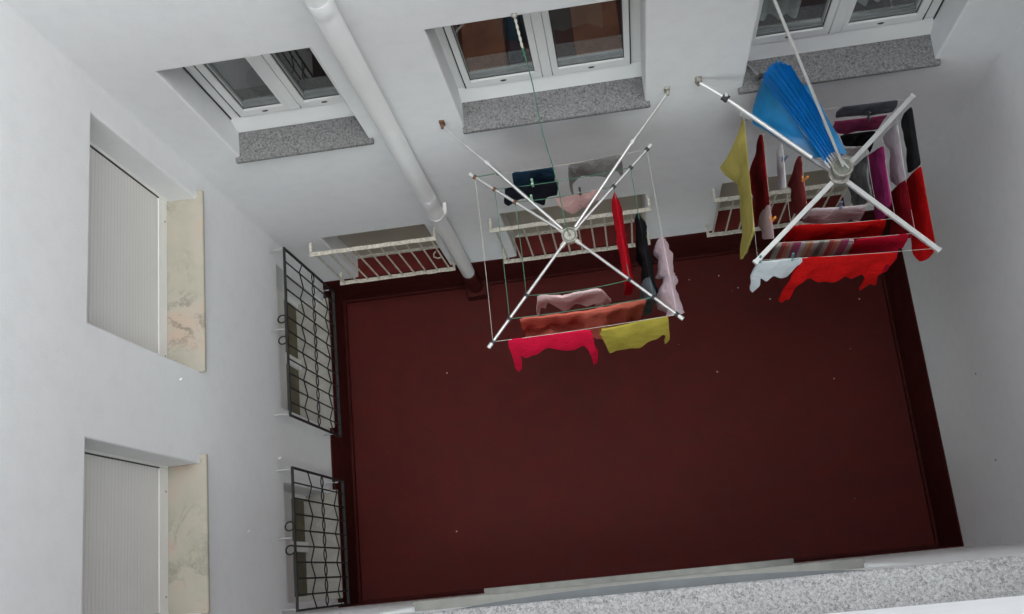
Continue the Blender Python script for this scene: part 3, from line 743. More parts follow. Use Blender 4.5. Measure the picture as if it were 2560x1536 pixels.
# cord holding the rack from the lintel above
bm = bmesh.new()
top = Vector((-0.304, 2.795, 4.694)); mid_ = top.lerp(H1, 0.13)
for ph in (0, math.pi):
    tube(bm, [top.lerp(mid_, q / 16) + Vector((0.004 * math.cos(q * 1.1 + ph), 0, 0.004 * math.sin(q * 1.1 + ph))) for q in range(17)], 0.0042, 6)
fin(bm, 'rope_end', M['cord_pale'], r1, True)
bm = bmesh.new()
tube(bm, [mid_.lerp(H1, q / 12) + Vector((0.006 * math.sin(q), 0, -0.03 * math.sin(math.pi * q / 12))) for q in range(13)], 0.0032, 6)
tube(bm, [mid_ + Vector((0.004 * math.cos(q * 1.3), 0.002, -0.012 * q)) for q in range(8)], 0.007, 6)
fin(bm, 'holding_cord', M['cord_green'], r1, True)
bm = bmesh.new(); ring(bm, (-0.304, 2.79, 4.70), (0, 0, 1), 0.014, 0.004, 12, 6); fin(bm, 'ceiling_hook', M['steel'], r1)
a, b2 = line_pts(1, 'f', 0.96)
bm = bmesh.new(); tube(bm, [a + Vector((0.02, 0, 0.004)), a + Vector((0.13, 0.004, 0.004))], 0.0035, 6); ring(bm, a + Vector((0.15, 0.004, 0.004)), (0, 0, 1), 0.014, 0.004, 10, 5)
fin(bm, 'line_tensioner', M['cord_green'], r1)

# rack 2: thick white enamelled tubes
r2 = thing('drying_rack', 'heavier white drying rack crowded with red laundry under the blue pleated cover', 'drying rack', (1.444, 2.12, 3.5), 'wall drying racks')
H2 = RACK[2]['hub']
for a in ('nl', 'nr', 'fr', 'fl'):
    d = (RACK[2][a] - H2).normalized()
    bm = bmesh.new(); sqtube(bm, H2 + d * 0.05, RACK[2][a], 0.027, 0.024)
    ar = fin(bm, 'arm', M['alu_grey'] if a == 'fl' else M['alu_dim'] if a == 'fr' else M['alu_white'], r2)
    bm = bmesh.new(); sqtube(bm, RACK[2][a], RACK[2][a] + d * 0.012, 0.033, 0.029); fin(bm, 'end_cap', M['alu_white'], ar)
for f in (0.98, 0.78, 0.58, 0.38):
    bm = bmesh.new()
    for sd_ in 'nflr':
        a, b2 = line_pts(2, sd_, f); sag_line(bm, a, b2, 0.02, 0.0012)
    fin(bm, 'clothes_line', M['cord_pale'], r2, True)
HT = H2 + Vector((0.008, 0.02, 0.075))
bm = bmesh.new(); tube(bm, [H2 + Vector((0, 0, -0.03)), H2 + Vector((0, 0, 0.03))], 0.062, 24)
fin(bm, 'hub', M['steel'], r2)
bm = bmesh.new(); tube(bm, [H2 + Vector((0, 0, 0.03)), HT], 0.045, 20); tube(bm, [HT, HT + Vector((0, 0, 0.012)), HT + Vector((0, 0, 0.02))], 0.06, 24, True, [0.060, 0.062, 0.052])
hb = fin(bm, 'hub_cap', M['hub'], r2)
bm = bmesh.new(); ring(bm, HT + Vector((0, 0, 0.02)), (0, 0, 1), 0.056, 0.007, 24, 6); fin(bm, 'cap_rim', M['steel'], hb)
# rod up to the wall
bm = bmesh.new(); tube(bm, [HT + Vector((0.0, 0.0, 0.03)), (0.905, 2.79, 4.907)], 0.0085, 8); tube(bm, [HT + Vector((0.03, -0.02, 0.03)), HT + Vector((-0.02, 0.05, 0.06))], 0.005, 6)
fin(bm, 'hanging_rod', M['alu_white'], r2, True)
# stay to the wall bracket
b0 = Vector((0.696, 2.79, 3.679)); s0 = Vector((1.30, 2.24, 3.545)); cl = b0.lerp(s0, 0.24)
bm = bmesh.new(); tube(bm, [b0 - Vector((0, 0.02, 0)), cl], 0.010, 8); tube(bm, [cl, s0], 0.014, 10); fin(bm, 'stay', M['alu_white'], r2, True)
bm = bmesh.new(); tube(bm, [b0 + Vector((0, 0.012, 0)), b0 - Vector((0, 0.025, 0.0))], 0.022, 12); tube(bm, [b0 - Vector((0, 0.02, 0.03)), b0 - Vector((0, 0.02, -0.03))], 0.012, 8); fin(bm, 'wall_bracket', M['steel'], r2)
bm = bmesh.new(); d = (s0 - b0).normalized(); tube(bm, [cl - d * 0.02, cl + d * 0.02], 0.024, 10); box(bm, cl.x - 0.01, cl.x + 0.012, cl.y - 0.006, cl.y + 0.006, cl.z - 0.03, cl.z + 0.03); fin(bm, 'clamp', M['black_plastic'], r2)
bm = bmesh.new(); box(bm, cl.x - 0.008, cl.x + 0.012, cl.y - 0.01, cl.y + 0.01, cl.z + 0.031, cl.z + 0.05, 0.003); fin(bm, 'clamp_knob', M['alu_white'], r2)
# second stay that reaches the granite sill beside the cover
bm = bmesh.new(); p0, p1 = Vector((1.03, 2.93, 3.50)), Vector((1.10, 2.74, 3.60)); tube(bm, [p0, p1, H2.lerp(p1, 0.4) + Vector((0, 0, 0.05))], 0.007, 8); fin(bm, 'stay', M['alu_grey'], r2, True)
bm = bmesh.new(); c = Vector((1.082, 2.80, 3.575)); tube(bm, [c - Vector((0.03, 0, 0.01)), c + Vector((0.03, 0, 0.01))], 0.010, 8); tube(bm, [c - Vector((0, 0.02, -0.02)), c + Vector((0, 0.02, -0.02))], 0.012, 8); box(bm, c.x - 0.012, c.x + 0.012, c.y - 0.012, c.y + 0.012, c.z - 0.02, c.z + 0.02); fin(bm, 'clamp', M['black_plastic'], r2)

# ---------------------------------------------------------------- blue pleated cover folded against rack 2
cv = thing('folded_cover', 'bright blue pleated plastic cover folded like a fan above the right drying rack', 'cover', (1.42, 2.2, 3.58))
bm = bmesh.new()
EP = [Vector(p) for p in ((1.056, 2.69, 3.761), (1.059, 2.69, 3.84), (1.08, 2.69, 3.916), (1.11, 2.69, 3.949), (1.153, 2.69, 3.931), (1.195, 2.69, 3.885), (1.225, 2.69, 3.80))]
def along(P, t):
    t *= len(P) - 1; i = min(int(t), len(P) - 2); return P[i].lerp(P[i + 1], t - i)
HP = [HT + Vector((-0.085 + 0.12 * q / 6, 0.035 + 0.05 * math.sin(math.pi * q / 6), 0.005)) for q in range(7)]
npl = 9; NS = npl * 2
grid = []
for i in range(NS + 1):
    t = i / NS; a, b2 = along(HP, t), along(EP, t); row = []
    for j in range(13):
        q = j / 12
        off = (0.016 if i % 2 else -0.016) * (0.35 + 0.65 * q) * (1 + 0.2 * math.sin(i * 2.3))
        bow = 0.02 * math.sin(math.pi * q)
        wob = 0.0015 * math.sin(7 * q + i * 1.7)
        end = 0.007 * math.sin(i * 2.9) if j == 12 else 0
        p = a.lerp(b2, q) + Vector((wob, end, off + bow))
        row.append(bm.verts.new(p))
    grid.append(row)
for i in range(NS):
    for j in range(12): bm.faces.new((grid[i][j], grid[i + 1][j], grid[i + 1][j + 1], grid[i][j + 1]))
bmesh.ops.solidify(bm, geom=list(bm.faces), thickness=0.003)
pl = fin(bm, 'pleats', M['blue'], cv)
for i in range(9):
    t = i / 8; a, b2 = along(HP, t), along(EP, t); d = (b2 - a).normalized()
    bm = bmesh.new(); sqtube(bm, a - d * 0.03, a + d * 0.022, 0.009, 0.012); fin(bm, 'rib_end', M['alu_white'], cv)
def sheet(P, Q, n, m_, amp, name):
    bm = bmesh.new(); g_ = []
    for i in range(n + 1):
        a, b2 = along(P, i / n), along(Q, i / n)
        g_.append([bm.verts.new(a.lerp(b2, j / m_) + Vector((0, amp * math.sin(5 * i / n * 3 + j * 0.7) * j / m_, 0))) for j in range(m_ + 1)])
    for i in range(n):
        for j in range(m_): bm.faces.new((g_[i][j], g_[i + 1][j], g_[i + 1][j + 1], g_[i][j + 1]))
    bmesh.ops.solidify(bm, geom=list(bm.faces), thickness=0.002)
    fin(bm, name, M['blue_thin'], cv, True)
V3 = lambda L: [Vector(p) for p in L]
sheet(V3(((1.064, 2.702, 3.75), (1.127, 2.609, 3.708), (1.2, 2.499, 3.64), (1.277, 2.385, 3.56), (1.373, 2.241, 3.534))), V3(((1.051, 2.708, 3.56), (1.006, 2.607, 3.54), (0.991, 2.51, 3.535), (1.096, 2.43, 3.535), (1.223, 2.331, 3.535), (1.325, 2.238, 3.535))), 24, 10, 0.004, 'hanging_flap')
sheet(V3(((1.26, 2.6, 3.795), (1.345, 2.4, 3.72), (1.425, 2.2, 3.653))), V3(((1.302, 2.6, 3.787), (1.395, 2.4, 3.715), (1.478, 2.2, 3.652))), 14, 5, 0.006, 'hanging_flap')

# ---------------------------------------------------------------- laundry
# outlines: (distance along the line in metres, drop below it in metres)
GARM = {
    'red_top': (1, 'n', 0.96, [(0.094, -0.030), (0.313, -0.042), (0.589, -0.081), (0.598, -0.163), (0.597, -0.489), (0.612, -0.702), (0.591, -1.043), (0.559, -1.063), (0.561, -0.745), (0.552, -0.557), (0.528, -0.504), (0.478, -0.544), (0.410, -0.522), (0.362, -0.401), (0.298, -0.407), (0.253, -0.438), (0.209, -0.560), (0.146, -0.542), (0.120, -0.407), (0.100, -0.683), (0.064, -0.914), (0.040, -1.000), (0.037, -0.835), (0.062, -0.443), (0.069, -0.248)]),
    'yellow_cloth': (1, 'n', 0.96, [(0.638, -0.091), (0.804, -0.058), (1.042, 0.008), (1.062, -0.035), (1.083, -0.575), (1.064, -0.783), (1.052, -0.750), (1.055, -0.485), (1.030, -0.423), (0.986, -0.582), (0.901, -0.659), (0.705, -0.754), (0.682, -0.712)]),
    'orange_towel': (1, 'n', 0.755, [(0.059, -0.024), (0.210, -0.056), (0.508, -0.066), (0.824, -0.001), (0.831, -0.043), (0.809, -0.329), (0.777, -0.615), (0.526, -0.835), (0.259, -0.695), (0.040, -0.586), (0.048, -0.286)]),
    'pink_shirt': (1, 'n', 0.545, [(0.067, -0.033), (0.201, -0.130), (0.286, -0.074), (0.450, -0.092), (0.476, -0.192), (0.512, -0.513), (0.475, -0.512), (0.456, -0.336), (0.447, -0.559), (0.406, -0.513), (0.402, -0.366), (0.338, -0.399), (0.261, -0.364), (0.193, -0.428), (0.158, -0.344), (0.112, -0.215), (0.082, -0.425), (0.052, -0.407), (0.028, -0.534), (0.012, -0.512)]),
    'navy_jeans': (1, 'f', 0.96, [(0.234, 0.004), (0.362, -0.013), (0.505, -0.014), (0.491, -0.193), (0.473, -0.298), (0.453, -0.383), (0.401, -0.384), (0.323, -0.373), (0.224, -0.330), (0.218, -0.234)]),
    'black_garment': (1, 'f', 0.755, [(0.063, -0.012), (0.234, -0.019), (0.404, -0.022), (0.388, -0.143), (0.374, -0.229), (0.301, -0.220), (0.283, -0.313), (0.207, -0.303), (0.203, -0.223), (0.144, -0.220), (0.098, -0.247), (0.047, -0.273), (0.026, -0.252), (0.049, -0.131)]),
    'grey_cloth': (1, 'f', 0.96, [(0.595, -0.041), (0.752, -0.033), (0.922, -0.031), (0.934, -0.150), (0.936, -0.348), (0.920, -0.376), (0.897, -0.298), (0.845, -0.310), (0.658, -0.298), (0.597, -0.317), (0.594, -0.541), (0.584, -0.536), (0.575, -0.412), (0.582, -0.198)]),
    'pink_cloth': (1, 'f', 0.545, [(0.249, -0.026), (0.388, -0.025), (0.529, -0.015), (0.537, -0.057), (0.485, -0.219), (0.434, -0.292), (0.349, -0.302), (0.301, -0.256), (0.266, -0.168)]),
    'white_cloth2': (2, 'n', 0.98, [(-0.007, -0.051), (0.137, -0.029), (0.258, -0.002), (0.269, -0.073), (0.249, -0.296), (0.223, -0.434), (0.179, -0.355), (0.128, -0.313), (0.097, -0.396), (0.055, -0.356), (0.063, -0.466), (0.037, -0.671), (0.016, -0.632), (0.015, -0.518), (-0.006, -0.418), (0.008, -0.270)]),
    'red_shirt2': (2, 'n', 0.98, [(0.266, -0.000), (0.526, -0.012), (0.768, -0.027), (0.812, -0.061), (0.817, -0.241), (0.774, -0.198), (0.784, -0.370), (0.839, -0.753), (0.786, -0.721), (0.731, -0.777), (0.727, -0.537), (0.694, -0.447), (0.662, -0.485), (0.642, -0.535), (0.602, -0.507), (0.557, -0.451), (0.514, -0.514), (0.426, -0.531), (0.343, -0.446), (0.356, -0.599), (0.317, -0.609), (0.307, -0.909), (0.280, -0.861), (0.261, -0.962), (0.239, -0.935), (0.243, -0.592), (0.262, -0.232)]),
    'striped_cloth': (2, 'n', 0.78, [(0.007, -0.005), (0.201, -0.025), (0.424, -0.021), (0.472, -0.032), (0.496, -0.298), (0.458, -0.407), (0.261, -0.404), (0.023, -0.376)]),
    'crimson_top': (2, 'n', 0.78, [(0.467, -0.031), (0.615, -0.011), (0.771, 0.007), (0.822, -0.210), (0.775, -0.200), (0.807, -0.352), (0.811, -0.557), (0.672, -0.490), (0.503, -0.383)]),
    'red_cloth_in': (2, 'n', 0.58, [(0.020, 0.002), (0.289, -0.006), (0.542, -0.003), (0.560, -0.050), (0.581, -0.279), (0.446, -0.328), (0.303, -0.344), (0.010, -0.295), (-0.012, -0.274), (-0.009, -0.119)]),
    'white_pink': (2, 'n', 0.38, [(0.029, 0.004), (0.192, -0.015), (0.336, -0.002), (0.349, -0.064), (0.349, -0.201), (0.299, -0.206), (0.283, -0.282), (0.034, -0.220), (0.001, -0.173)]),
    'yellow_long': (2, 'l', 0.98, [(-0.071, -0.109), (0.198, -0.095), (0.563, -0.075), (0.695, -0.073), (0.739, -0.156), (0.719, -0.586), (0.681, -0.799), (0.598, -0.926), (0.363, -0.948), (0.063, -0.945), (-0.098, -1.019), (-0.106, -0.943), (-0.070, -0.717)]),
    'darkred_l': (2, 'l', 0.78, [(-0.032, -0.082), (0.191, -0.048), (0.328, -0.033), (0.478, -0.010), (0.453, -0.255), (0.484, -0.432), (0.351, -0.773), (0.191, -0.739), (0.037, -0.763), (-0.151, -0.761), (-0.093, -0.376)]),
    'palepink_l': (2, 'l', 0.78, [(0.447, -0.098), (0.496, -0.035), (0.563, 0.029), (0.660, 0.003), (0.713, -0.004), (0.571, -0.447), (0.493, -0.460), (0.454, -0.505), (0.442, -0.307)]),
    'white_l': (2, 'l', 0.58, [(-0.041, -0.079), (0.060, -0.042), (0.256, -0.041), (0.297, -0.070), (0.236, -0.263), (0.156, -0.301), (0.065, -0.252), (-0.014, -0.214)]),
    'brownred_l': (2, 'l', 0.38, [(-0.009, -0.062), (0.059, -0.012), (0.141, -0.027), (0.238, -0.013), (0.323, -0.017), (0.332, -0.235), (0.202, -0.494), (0.102, -0.365), (-0.026, -0.584), (-0.117, -0.584), (-0.064, -0.339), (-0.077, -0.271)]),
    'black_r': (2, 'r', 0.98, [(0.050, 0.039), (0.225, 0.050), (0.358, 0.024), (0.419, 0.015), (0.406, -0.097), (0.384, -0.236), (0.291, -0.223), (0.146, -0.193), (0.040, -0.231), (0.021, -0.176)]),
    'red_r': (2, 'r', 0.98, [(0.429, -0.007), (0.464, 0.057), (0.668, 0.040), (0.927, 0.007), (0.964, -0.058), (0.952, -0.236), (0.931, -0.340), (0.891, -0.397), (0.789, -0.398), (0.660, -0.362), (0.494, -0.346), (0.407, -0.304)]),
    'crimson_r': (2, 'r', 0.78, [(0.409, -0.014), (0.439, 0.019), (0.579, 0.003), (0.712, -0.017), (0.773, -0.073), (0.650, -0.326), (0.513, -0.329), (0.378, -0.323), (0.365, -0.282)]),
    'white_r': (2, 'r', 0.78, [(0.057, 0.024), (0.215, 0.016), (0.376, 0.010), (0.418, 0.017), (0.378, -0.208), (0.312, -0.271), (0.148, -0.223), (0.011, -0.320), (0.021, -0.215)]),
    'magenta_r': (2, 'r', 0.58, [(0.097, -0.010), (0.139, -0.004), (0.431, -0.035), (0.456, -0.040), (0.457, -0.127), (0.491, -0.215), (0.417, -0.424), (0.295, -0.394), (0.243, -0.409), (0.066, -0.393), (0.012, -0.382), (0.050, -0.210)]),
    'grey_r': (2, 'r', 0.38, [(-0.041, -0.292), (0.058, -0.032), (0.176, -0.086), (0.319, -0.061), (0.250, -0.333), (0.138, -0.414), (0.030, -0.448), (-0.057, -0.415)]),
    'greynavy_f': (2, 'f', 0.98, [(0.592, 0.052), (0.808, 0.048), (0.917, 0.046), (0.929, -0.081), (0.919, -0.161), (0.659, -0.149), (0.575, -0.133), (0.569, -0.069), (0.594, 0.024)]),
    'magenta_f': (2, 'f', 0.78, [(0.422, 0.052), (0.587, 0.053), (0.726, 0.048), (0.738, 0.008), (0.725, -0.055), (0.717, -0.181), (0.529, -0.188), (0.478, -0.166), (0.435, -0.086), (0.435, -0.010)]),
    'black_f': (2, 'f', 0.58, [(0.344, 0.043), (0.550, 0.034), (0.566, -0.072), (0.592, -0.258), (0.596, -0.333), (0.552, -0.238), (0.484, -0.185), (0.397, -0.163)]),
    'beige_f': (2, 'f', 0.38, [(0.241, 0.050), (0.315, 0.057), (0.350, 0.005), (0.388, -0.112), (0.304, -0.118)]),
}
def smooth_poly(P, it=1):
    for _ in range(it):
        Q = []
        n = len(P)
        for i in range(n):
            a, b2 = P[i], P[(i + 1) % n]
            Q.append((a[0] * 0.88 + b2[0] * 0.12, a[1] * 0.88 + b2[1] * 0.12)); Q.append((a[0] * 0.12 + b2[0] * 0.88, a[1] * 0.12 + b2[1] * 0.88))
        P = Q
    return P
def garment(name, label, cat, mat, rack, side, f, poly, thick=0.008, wrinkle=0.013, fold=27.0, seed=0, flare=None, sagk=None, step=0.03, cup=0.0):
    a, b2 = line_pts(rack, side, f)
    t = (b2 - a); L = t.length; t.normalize(); nrm = Vector((-t.y, t.x, 0)).normalized()
    mx = max(p[1] for p in poly)
    if sagk is None: sagk = 0.02 if rack == 2 else 0.03
    if side in 'frl' and rack == 2: wrinkle *= 0.55
    P = [(min(max(s, 0.0), L), v - mx if mx < 0 else min(v, 0.0)) for s, v in poly]
    P = smooth_poly(P)
    bm = bmesh.new()
    vs = [bm.verts.new((s, 0, v)) for s, v in P]
    bm.faces.new(vs)
    bmesh.ops.remove_doubles(bm, verts=list(bm.verts), dist=0.0015)
    bmesh.ops.triangulate(bm, faces=list(bm.faces))
    s0, s1 = min(p[0] for p in P), max(p[0] for p in P); v0, v1 = min(p[1] for p in P), 0.0
    x = s0 + step
    while x < s1:
        bmesh.ops.bisect_plane(bm, geom=bm.verts[:] + bm.edges[:] + bm.faces[:], plane_co=(x, 0, 0), plane_no=(1, 0, 0), dist=1e-5); x += step
    z = v1 - step
    while z > v0:
        bmesh.ops.bisect_plane(bm, geom=bm.verts[:] + bm.edges[:] + bm.faces[:], plane_co=(0, 0, z), plane_no=(0, 0, 1), dist=1e-5); z -= step
    bmesh.ops.remove_doubles(bm, verts=list(bm.verts), dist=0.0012)
    rnd = random.Random(seed); ph = [rnd.uniform(0, 6.28) for _ in range(6)]
    front = list(bm.faces)
    dup = bmesh.ops.duplicate(bm, geom=bm.verts[:] + bm.edges[:] + bm.faces[:])
    vm = {e: o for e, o in dup['vert_map'].items() if e in set(bm.verts)}
    bset = set(v for v in dup['geom'] if isinstance(v, bmesh.types.BMVert))
    bface = [q for q in dup['geom'] if isinstance(q, bmesh.types.BMFace)]
    pairs = [(v, dup['vert_map'][v]) for v in bm.verts if v not in bset]
    bedges = [e for e in bm.edges if e.is_boundary and e.verts[0] not in bset]
    other = {v: w_ for v, w_ in pairs}
    for e in bedges:
        p, q = e.verts
        try: bm.faces.new((p, q, other[q], other[p]))
        except ValueError: pass
    rim = set(v for e in bedges for v in e.verts)
    for v in list(bm.verts):
        back = v in bset
        s, dz = v.co.x, -v.co.z
        g = min(1.0, dz / 0.28) ** 1.2
        wv = wrinkle * g * (math.sin(fold * s + ph[0] + 1.8 * math.sin(5 * dz + ph[1])) + 0.5 * math.sin(fold * 2.1 * s + ph[2] + 3 * dz) + 0.4 * math.sin(17 * dz + 6 * s + ph[3]))
        th = 0.004 + thick * min(1.0, dz / 0.12)
        top = max(0.0, 1 - dz / 0.03)
        src = v
        if not back and v in rim: th *= 0.55
        if back: th *= 0.8
        y = wv + (-th if back else th) * (1 - 0.5 * top)
        if flare: y += flare(s, dz)
        y += cup * math.sin(math.pi * (s - s0) / max(1e-3, s1 - s0)) * g
        u = s / L
        w_ = a + t * s + nrm * y + Vector((0, 0, -dz + 0.006 - 4 * sagk * u * (1 - u) + 0.006 * g * math.sin(fold * 0.7 * s + ph[4])))
        v.co = w_
    bmesh.ops.recalc_face_normals(bm, faces=list(bm.faces))
    o = fin(bm, name, mat, None, True)
    # origin on the line, under the middle of the garment
    c = a.lerp(b2, ((s0 + s1) / 2) / L)
    o.data.transform(Matrix.Translation(-c)); o.location = c
    return tag(o, label, cat)

F = fabric
LAUNDRY = [
    ('red_top', 'knitted_top', 'pinkish red long-sleeved top hanging on the outer line in front of the orange towel', 'top', F('hot_red_knit', (0.66, 0.010, 0.048), 0.10), dict(wrinkle=0.009)),
    ('yellow_cloth', 'cloth', 'mustard yellow cloth hanging beside the pinkish red top', 'cloth', F('mustard_cotton', (0.42, 0.33, 0.055), 0.18), dict(wrinkle=0.008)),
    ('orange_towel', 'towel', 'wide orange towel hanging on the second line of the slim rack', 'towel', F('orange_terry', (0.62, 0.150, 0.105), 0.14), dict(wrinkle=0.013, fold=46)),
    ('pink_shirt', 'shirt', 'pale pink long-sleeved shirt sagging on the green inner line behind the orange towel', 'shirt', F('pale_pink_jersey', (0.82, 0.60, 0.60), 0.10), dict(sagk=0.06)),
    ('navy_jeans', 'trousers', 'dark navy trousers hanging nearest the wall on the slim rack', 'trousers', F('navy_denim', (0.022, 0.048, 0.085), 0.3), {}),
    ('black_garment', 'garment', 'black garment hanging in front of the navy trousers', 'garment', F('black_cotton', (0.012, 0.014, 0.02), 0.3), {}),
    ('grey_cloth', 'cardigan', 'plain grey cardigan hanging nearest the wall under the middle window', 'cardigan', F('grey_knit', (0.26, 0.25, 0.24), 0.10), {}),
    ('pink_cloth', 'cloth', 'small pale pink cloth pegged in front of the grey cardigan', 'cloth', F('pink_flannel', (0.62, 0.40, 0.38), 0.08), {}),
    ('white_cloth2', 'baby_shirt', 'small white shirt with teal pegs at the near corner of the right rack', 'shirt', F('white_cotton', (0.66, 0.70, 0.72), 0.06), {}),
    ('red_shirt2', 'shirt', 'bright red long-sleeved shirt on the outermost near line beside the small white shirt', 'shirt', F('bright_red_cotton', (0.60, 0.010, 0.010), 0.14), {}),
    ('striped_cloth', 'towel', 'multicoloured striped towel hanging behind the small white shirt', 'towel', striped('striped_cotton'), dict(wrinkle=0.008)),
    ('crimson_top', 'top', 'crimson top with a pale print hanging next to the striped towel', 'top', F('crimson_jersey', (0.46, 0.008, 0.030), 0.22), {}),
    ('red_cloth_in', 'jumper', 'red jumper hanging behind the striped towel on the third line', 'jumper', F('scarlet_wool', (0.58, 0.009, 0.009), 0.12), {}),
    ('white_pink', 'cloth', 'small white and pink cloth on the innermost line below the hub', 'cloth', F('white_pink_cotton', (0.62, 0.54, 0.56), 0.18), {}),
    ('yellow_long', 'towel', 'long mustard yellow towel at the left edge of the right rack', 'towel', F('mustard_towelling', (0.43, 0.36, 0.10), 0.14), dict(flare=lambda s, d: (-0.11 * max(0, 1 - abs(s - 0.12) / 0.12) * min(1, d / 0.5)), thick=0.008, wrinkle=0.007)),
    ('darkred_l', 'jumper', 'dark wine red jumper hanging beside the long yellow towel', 'jumper', F('wine_wool', (0.20, 0.010, 0.014), 0.3), {}),
    ('palepink_l', 'sock', 'pale pink garment hung below the dark wine red jumper with an orange peg', 'garment', F('pale_pink_cotton', (0.55, 0.40, 0.42), 0.1), {}),
    ('white_l', 'vest', 'narrow white vest hung between wine red jumper and brown red garment', 'vest', F('white_vest', (0.70, 0.69, 0.70), 0.06), {}),
    ('brownred_l', 'garment', 'brownish red garment with an orange peg left of the hub', 'garment', F('brown_red_cotton', (0.26, 0.045, 0.045), 0.25), {}),
    ('black_r', 'trousers', 'dark charcoal trousers on the outer line beside the blank wall', 'trousers', F('charcoal_cotton', (0.035, 0.036, 0.036), 0.3), {}),
    ('red_r', 'dress', 'red dress hanging along the blank right wall near the arm tip', 'dress', F('red_jersey', (0.52, 0.008, 0.009), 0.14), {}),
    ('crimson_r', 'dress', 'deep crimson dress hanging just inside the red dress', 'dress', F('deep_crimson', (0.26, 0.010, 0.018), 0.2), {}),
    ('white_r', 'shirt', 'white and pale pink shirt hung between the charcoal trousers and magenta top', 'shirt', F('white_shirt', (0.62, 0.58, 0.60), 0.12), {}),
    ('magenta_r', 'top', 'bright magenta top hanging to the right of the hub', 'top', F('magenta_jersey', (0.42, 0.045, 0.19), 0.2), {}),
    ('grey_r', 'shirt', 'speckled grey shirt hanging close to the hub', 'shirt', F('speckled_grey', (0.16, 0.17, 0.17), 0.6), {}),
    ('greynavy_f', 'cloth', 'grey blue cloth hanging nearest the wall at the far edge of the right rack', 'cloth', F('grey_blue_cotton', (0.10, 0.105, 0.12), 0.25), {}),
    ('magenta_f', 'cloth', 'dark pink cloth hanging in front of the grey blue cloth', 'cloth', F('dark_pink', (0.22, 0.035, 0.085), 0.2), {}),
    ('black_f', 'garment', 'black garment hanging below the dark pink cloth behind the hub', 'garment', F('black_jersey', (0.010, 0.010, 0.011), 0.3), {}),
    ('beige_f', 'cloth', 'small grey beige cloth right behind the hub of the right rack', 'cloth', F('grey_beige', (0.36, 0.33, 0.31), 0.3), {}),
]
for i, (key, nm, lab, cat, mt, kw) in enumerate(LAUNDRY):
    rk, sd_, f, poly = GARM[key]
    if key in ('red_cloth_in', 'striped_cloth', 'crimson_top', 'white_pink', 'crimson_r', 'grey_r'): poly = [(a_, v_ * 1.35) for a_, v_ in poly]
    if key == 'yellow_long': poly = [(0, 0), (.73, 0), (.74, -.35), (.70, -.72), (.65, -.80), (.57, -.56), (.3, -.50), (.14, -.56), (.03, -.36), (0, -.15)]
    garment(nm, lab, cat, mt, rk, sd_, f, poly, seed=i + 3, **kw)

# edge-on pieces on the right-hand lines of the slim rack
garment('jumper', 'bright red jumper seen edge-on right of the slim rack hub', 'jumper', F('signal_red', (0.56, 0.010, 0.022), 0.12), 1, 'r', 0.545,
        [(0.03, 0), (0.56, 0), (0.575, -0.20), (0.575, -0.52), (0.48, -0.40), (0.12, -0.34), (0.05, -0.16)], thick=0.024, wrinkle=0.008, seed=41)
garment('jacket', 'black jacket seen edge-on between the red jumper and white underwear', 'jacket', F('black_fleece', (0.016, 0.017, 0.019), 0.3), 1, 'r', 0.755,
        [(0.28, 0), (0.76, 0), (0.78, -0.22), (0.76, -0.50), (0.66, -0.42), (0.44, -0.40), (0.32, -0.26)], thick=0.032, wrinkle=0.012, seed=42)
garment('sock', 'grey blue sock hanging low beneath the right arm of the slim rack', 'sock', F('grey_blue_wool', (0.12, 0.15, 0.165), 0.2), 1, 'r', 0.755,
        [(0.70, -0.0), (0.83, 0.0), (0.83, -0.50), (0.75, -0.72), (0.67, -0.52)], thick=0.03, wrinkle=0.006, seed=43, flare=lambda s, d: 0.03 * min(1, d / 0.4) * -1)
garment('underwear', 'white lilac underwear bunched on the outer right line of the slim rack', 'underwear', F('lilac_white', (0.66, 0.50, 0.54), 0.1), 1, 'r', 0.96,
        [(0.56, 0), (0.80, 0), (0.80, -0.10), (0.78, -0.20), (0.66, -0.23), (0.57, -0.10)], thick=0.045, wrinkle=0.028, fold=38, seed=44, cup=-0.03)
garment('underwear', 'white lilac underwear hanging nearest the right arm tip of the slim rack', 'underwear', F('lilac_white_plain', (0.66, 0.51, 0.55), 0.1), 1, 'r', 0.96,
        [(0.80, 0), (1.05, 0), (1.04, -0.16), (1.00, -0.30), (0.88, -0.29), (0.80, -0.14)], thick=0.048, wrinkle=0.028, fold=33, seed=45, cup=-0.035)

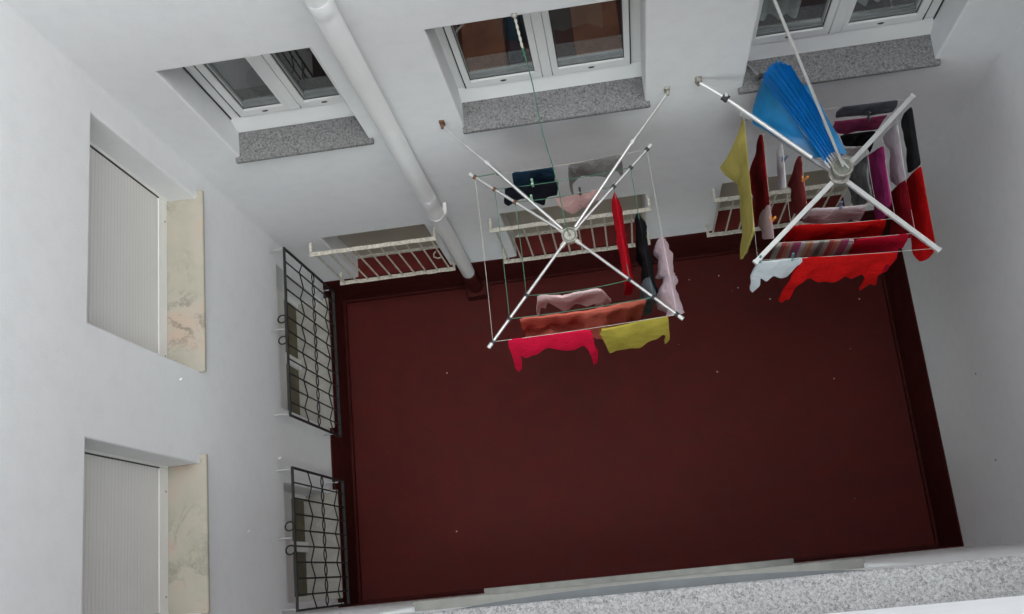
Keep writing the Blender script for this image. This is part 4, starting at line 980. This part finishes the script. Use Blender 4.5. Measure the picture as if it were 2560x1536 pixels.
# ---------------------------------------------------------------- pegs
def peg(rack, side, f, frac, mat, label, tilt=0.0, kind='peg'):
    a, b2 = line_pts(rack, side, f); t = (b2 - a).normalized(); c = a.lerp(b2, frac)
    n = Vector((-t.y, t.x, 0))
    bm = bmesh.new()
    for s_ in (-1, 1):
        p0 = c + n * s_ * 0.006 + Vector((0, 0, -0.035)); p1 = c + n * s_ * 0.009 + Vector((0, 0, 0.0)); p2 = c + n * s_ * 0.016 + t * tilt + Vector((0, 0, 0.034))
        for q0, q1 in ((p0, p1), (p1, p2)):
            sqtube(bm, q0 + t * 1e-4, q1, 0.013, 0.008)
    o = fin(bm, 'clothes_peg', mat)
    o.data.transform(Matrix.Translation(-c)); o.location = c
    tag(o, label, 'clothes peg', 'pegs on the drying racks')
peg(1, 'f', 0.545, 0.66, M['peg_dark'], 'dark peg on the small pale pink cloth')
peg(1, 'f', 0.755, 0.28, M['peg_green'], 'pale green peg on the black garment')
peg(1, 'f', 0.545, 0.17, M['peg_green'], 'pale green peg on the inner line below the black garment')
peg(2, 'l', 0.38, 0.48, M['peg_orange'], 'orange peg on the brownish red garment')
peg(2, 'l', 0.78, 0.80, M['peg_orange'], 'orange peg on the pale pink garment')
peg(2, 'l', 0.58, 0.22, M['peg_blue'], 'grey blue peg on the narrow white vest')
peg(2, 'n', 0.98, 0.20, M['peg_teal'], 'teal peg where the small white shirt meets the red one')
peg(2, 'n', 0.98, 0.015, M['peg_teal'], 'teal peg at the arm tip holding the small white shirt')
peg(2, 'n', 0.38, 0.49, M['peg_blue'], 'grey blue peg on the small white and pink cloth')
peg(2, 'f', 0.78, 0.80, M['peg_dark'], 'dark peg at the end of the dark pink cloth')

# ---------------------------------------------------------------- flakes scattered on the floor
bm = bmesh.new()
rr = random.Random(5)
spots = [(1.054, 2.572), (0.773, 2.569), (0.903, 1.655), (1.935, 1.467), (-1.631, 1.95), (1.489, 2.284), (2.29, 2.179), (1.213, 2.431), (-1.659, 0.458)]
for i in range(6): spots.append((rr.uniform(-2.4, 2.4), rr.uniform(0.1, 2.6)))
for i, (x, y) in enumerate(spots):
    s_ = rr.uniform(0.005, 0.008) if i < 9 else rr.uniform(0.001, 0.003)
    g = bmesh.ops.create_icosphere(bm, subdivisions=1, radius=s_)
    for v in g['verts']: v.co = Vector((x + v.co.x * rr.uniform(0.7, 1.5), y + v.co.y, 0.003 + v.co.z * 0.4))
tag(fin(bm, 'paint_flakes', M['flake']), 'tiny white flakes scattered over the maroon floor', None, None, 'stuff')
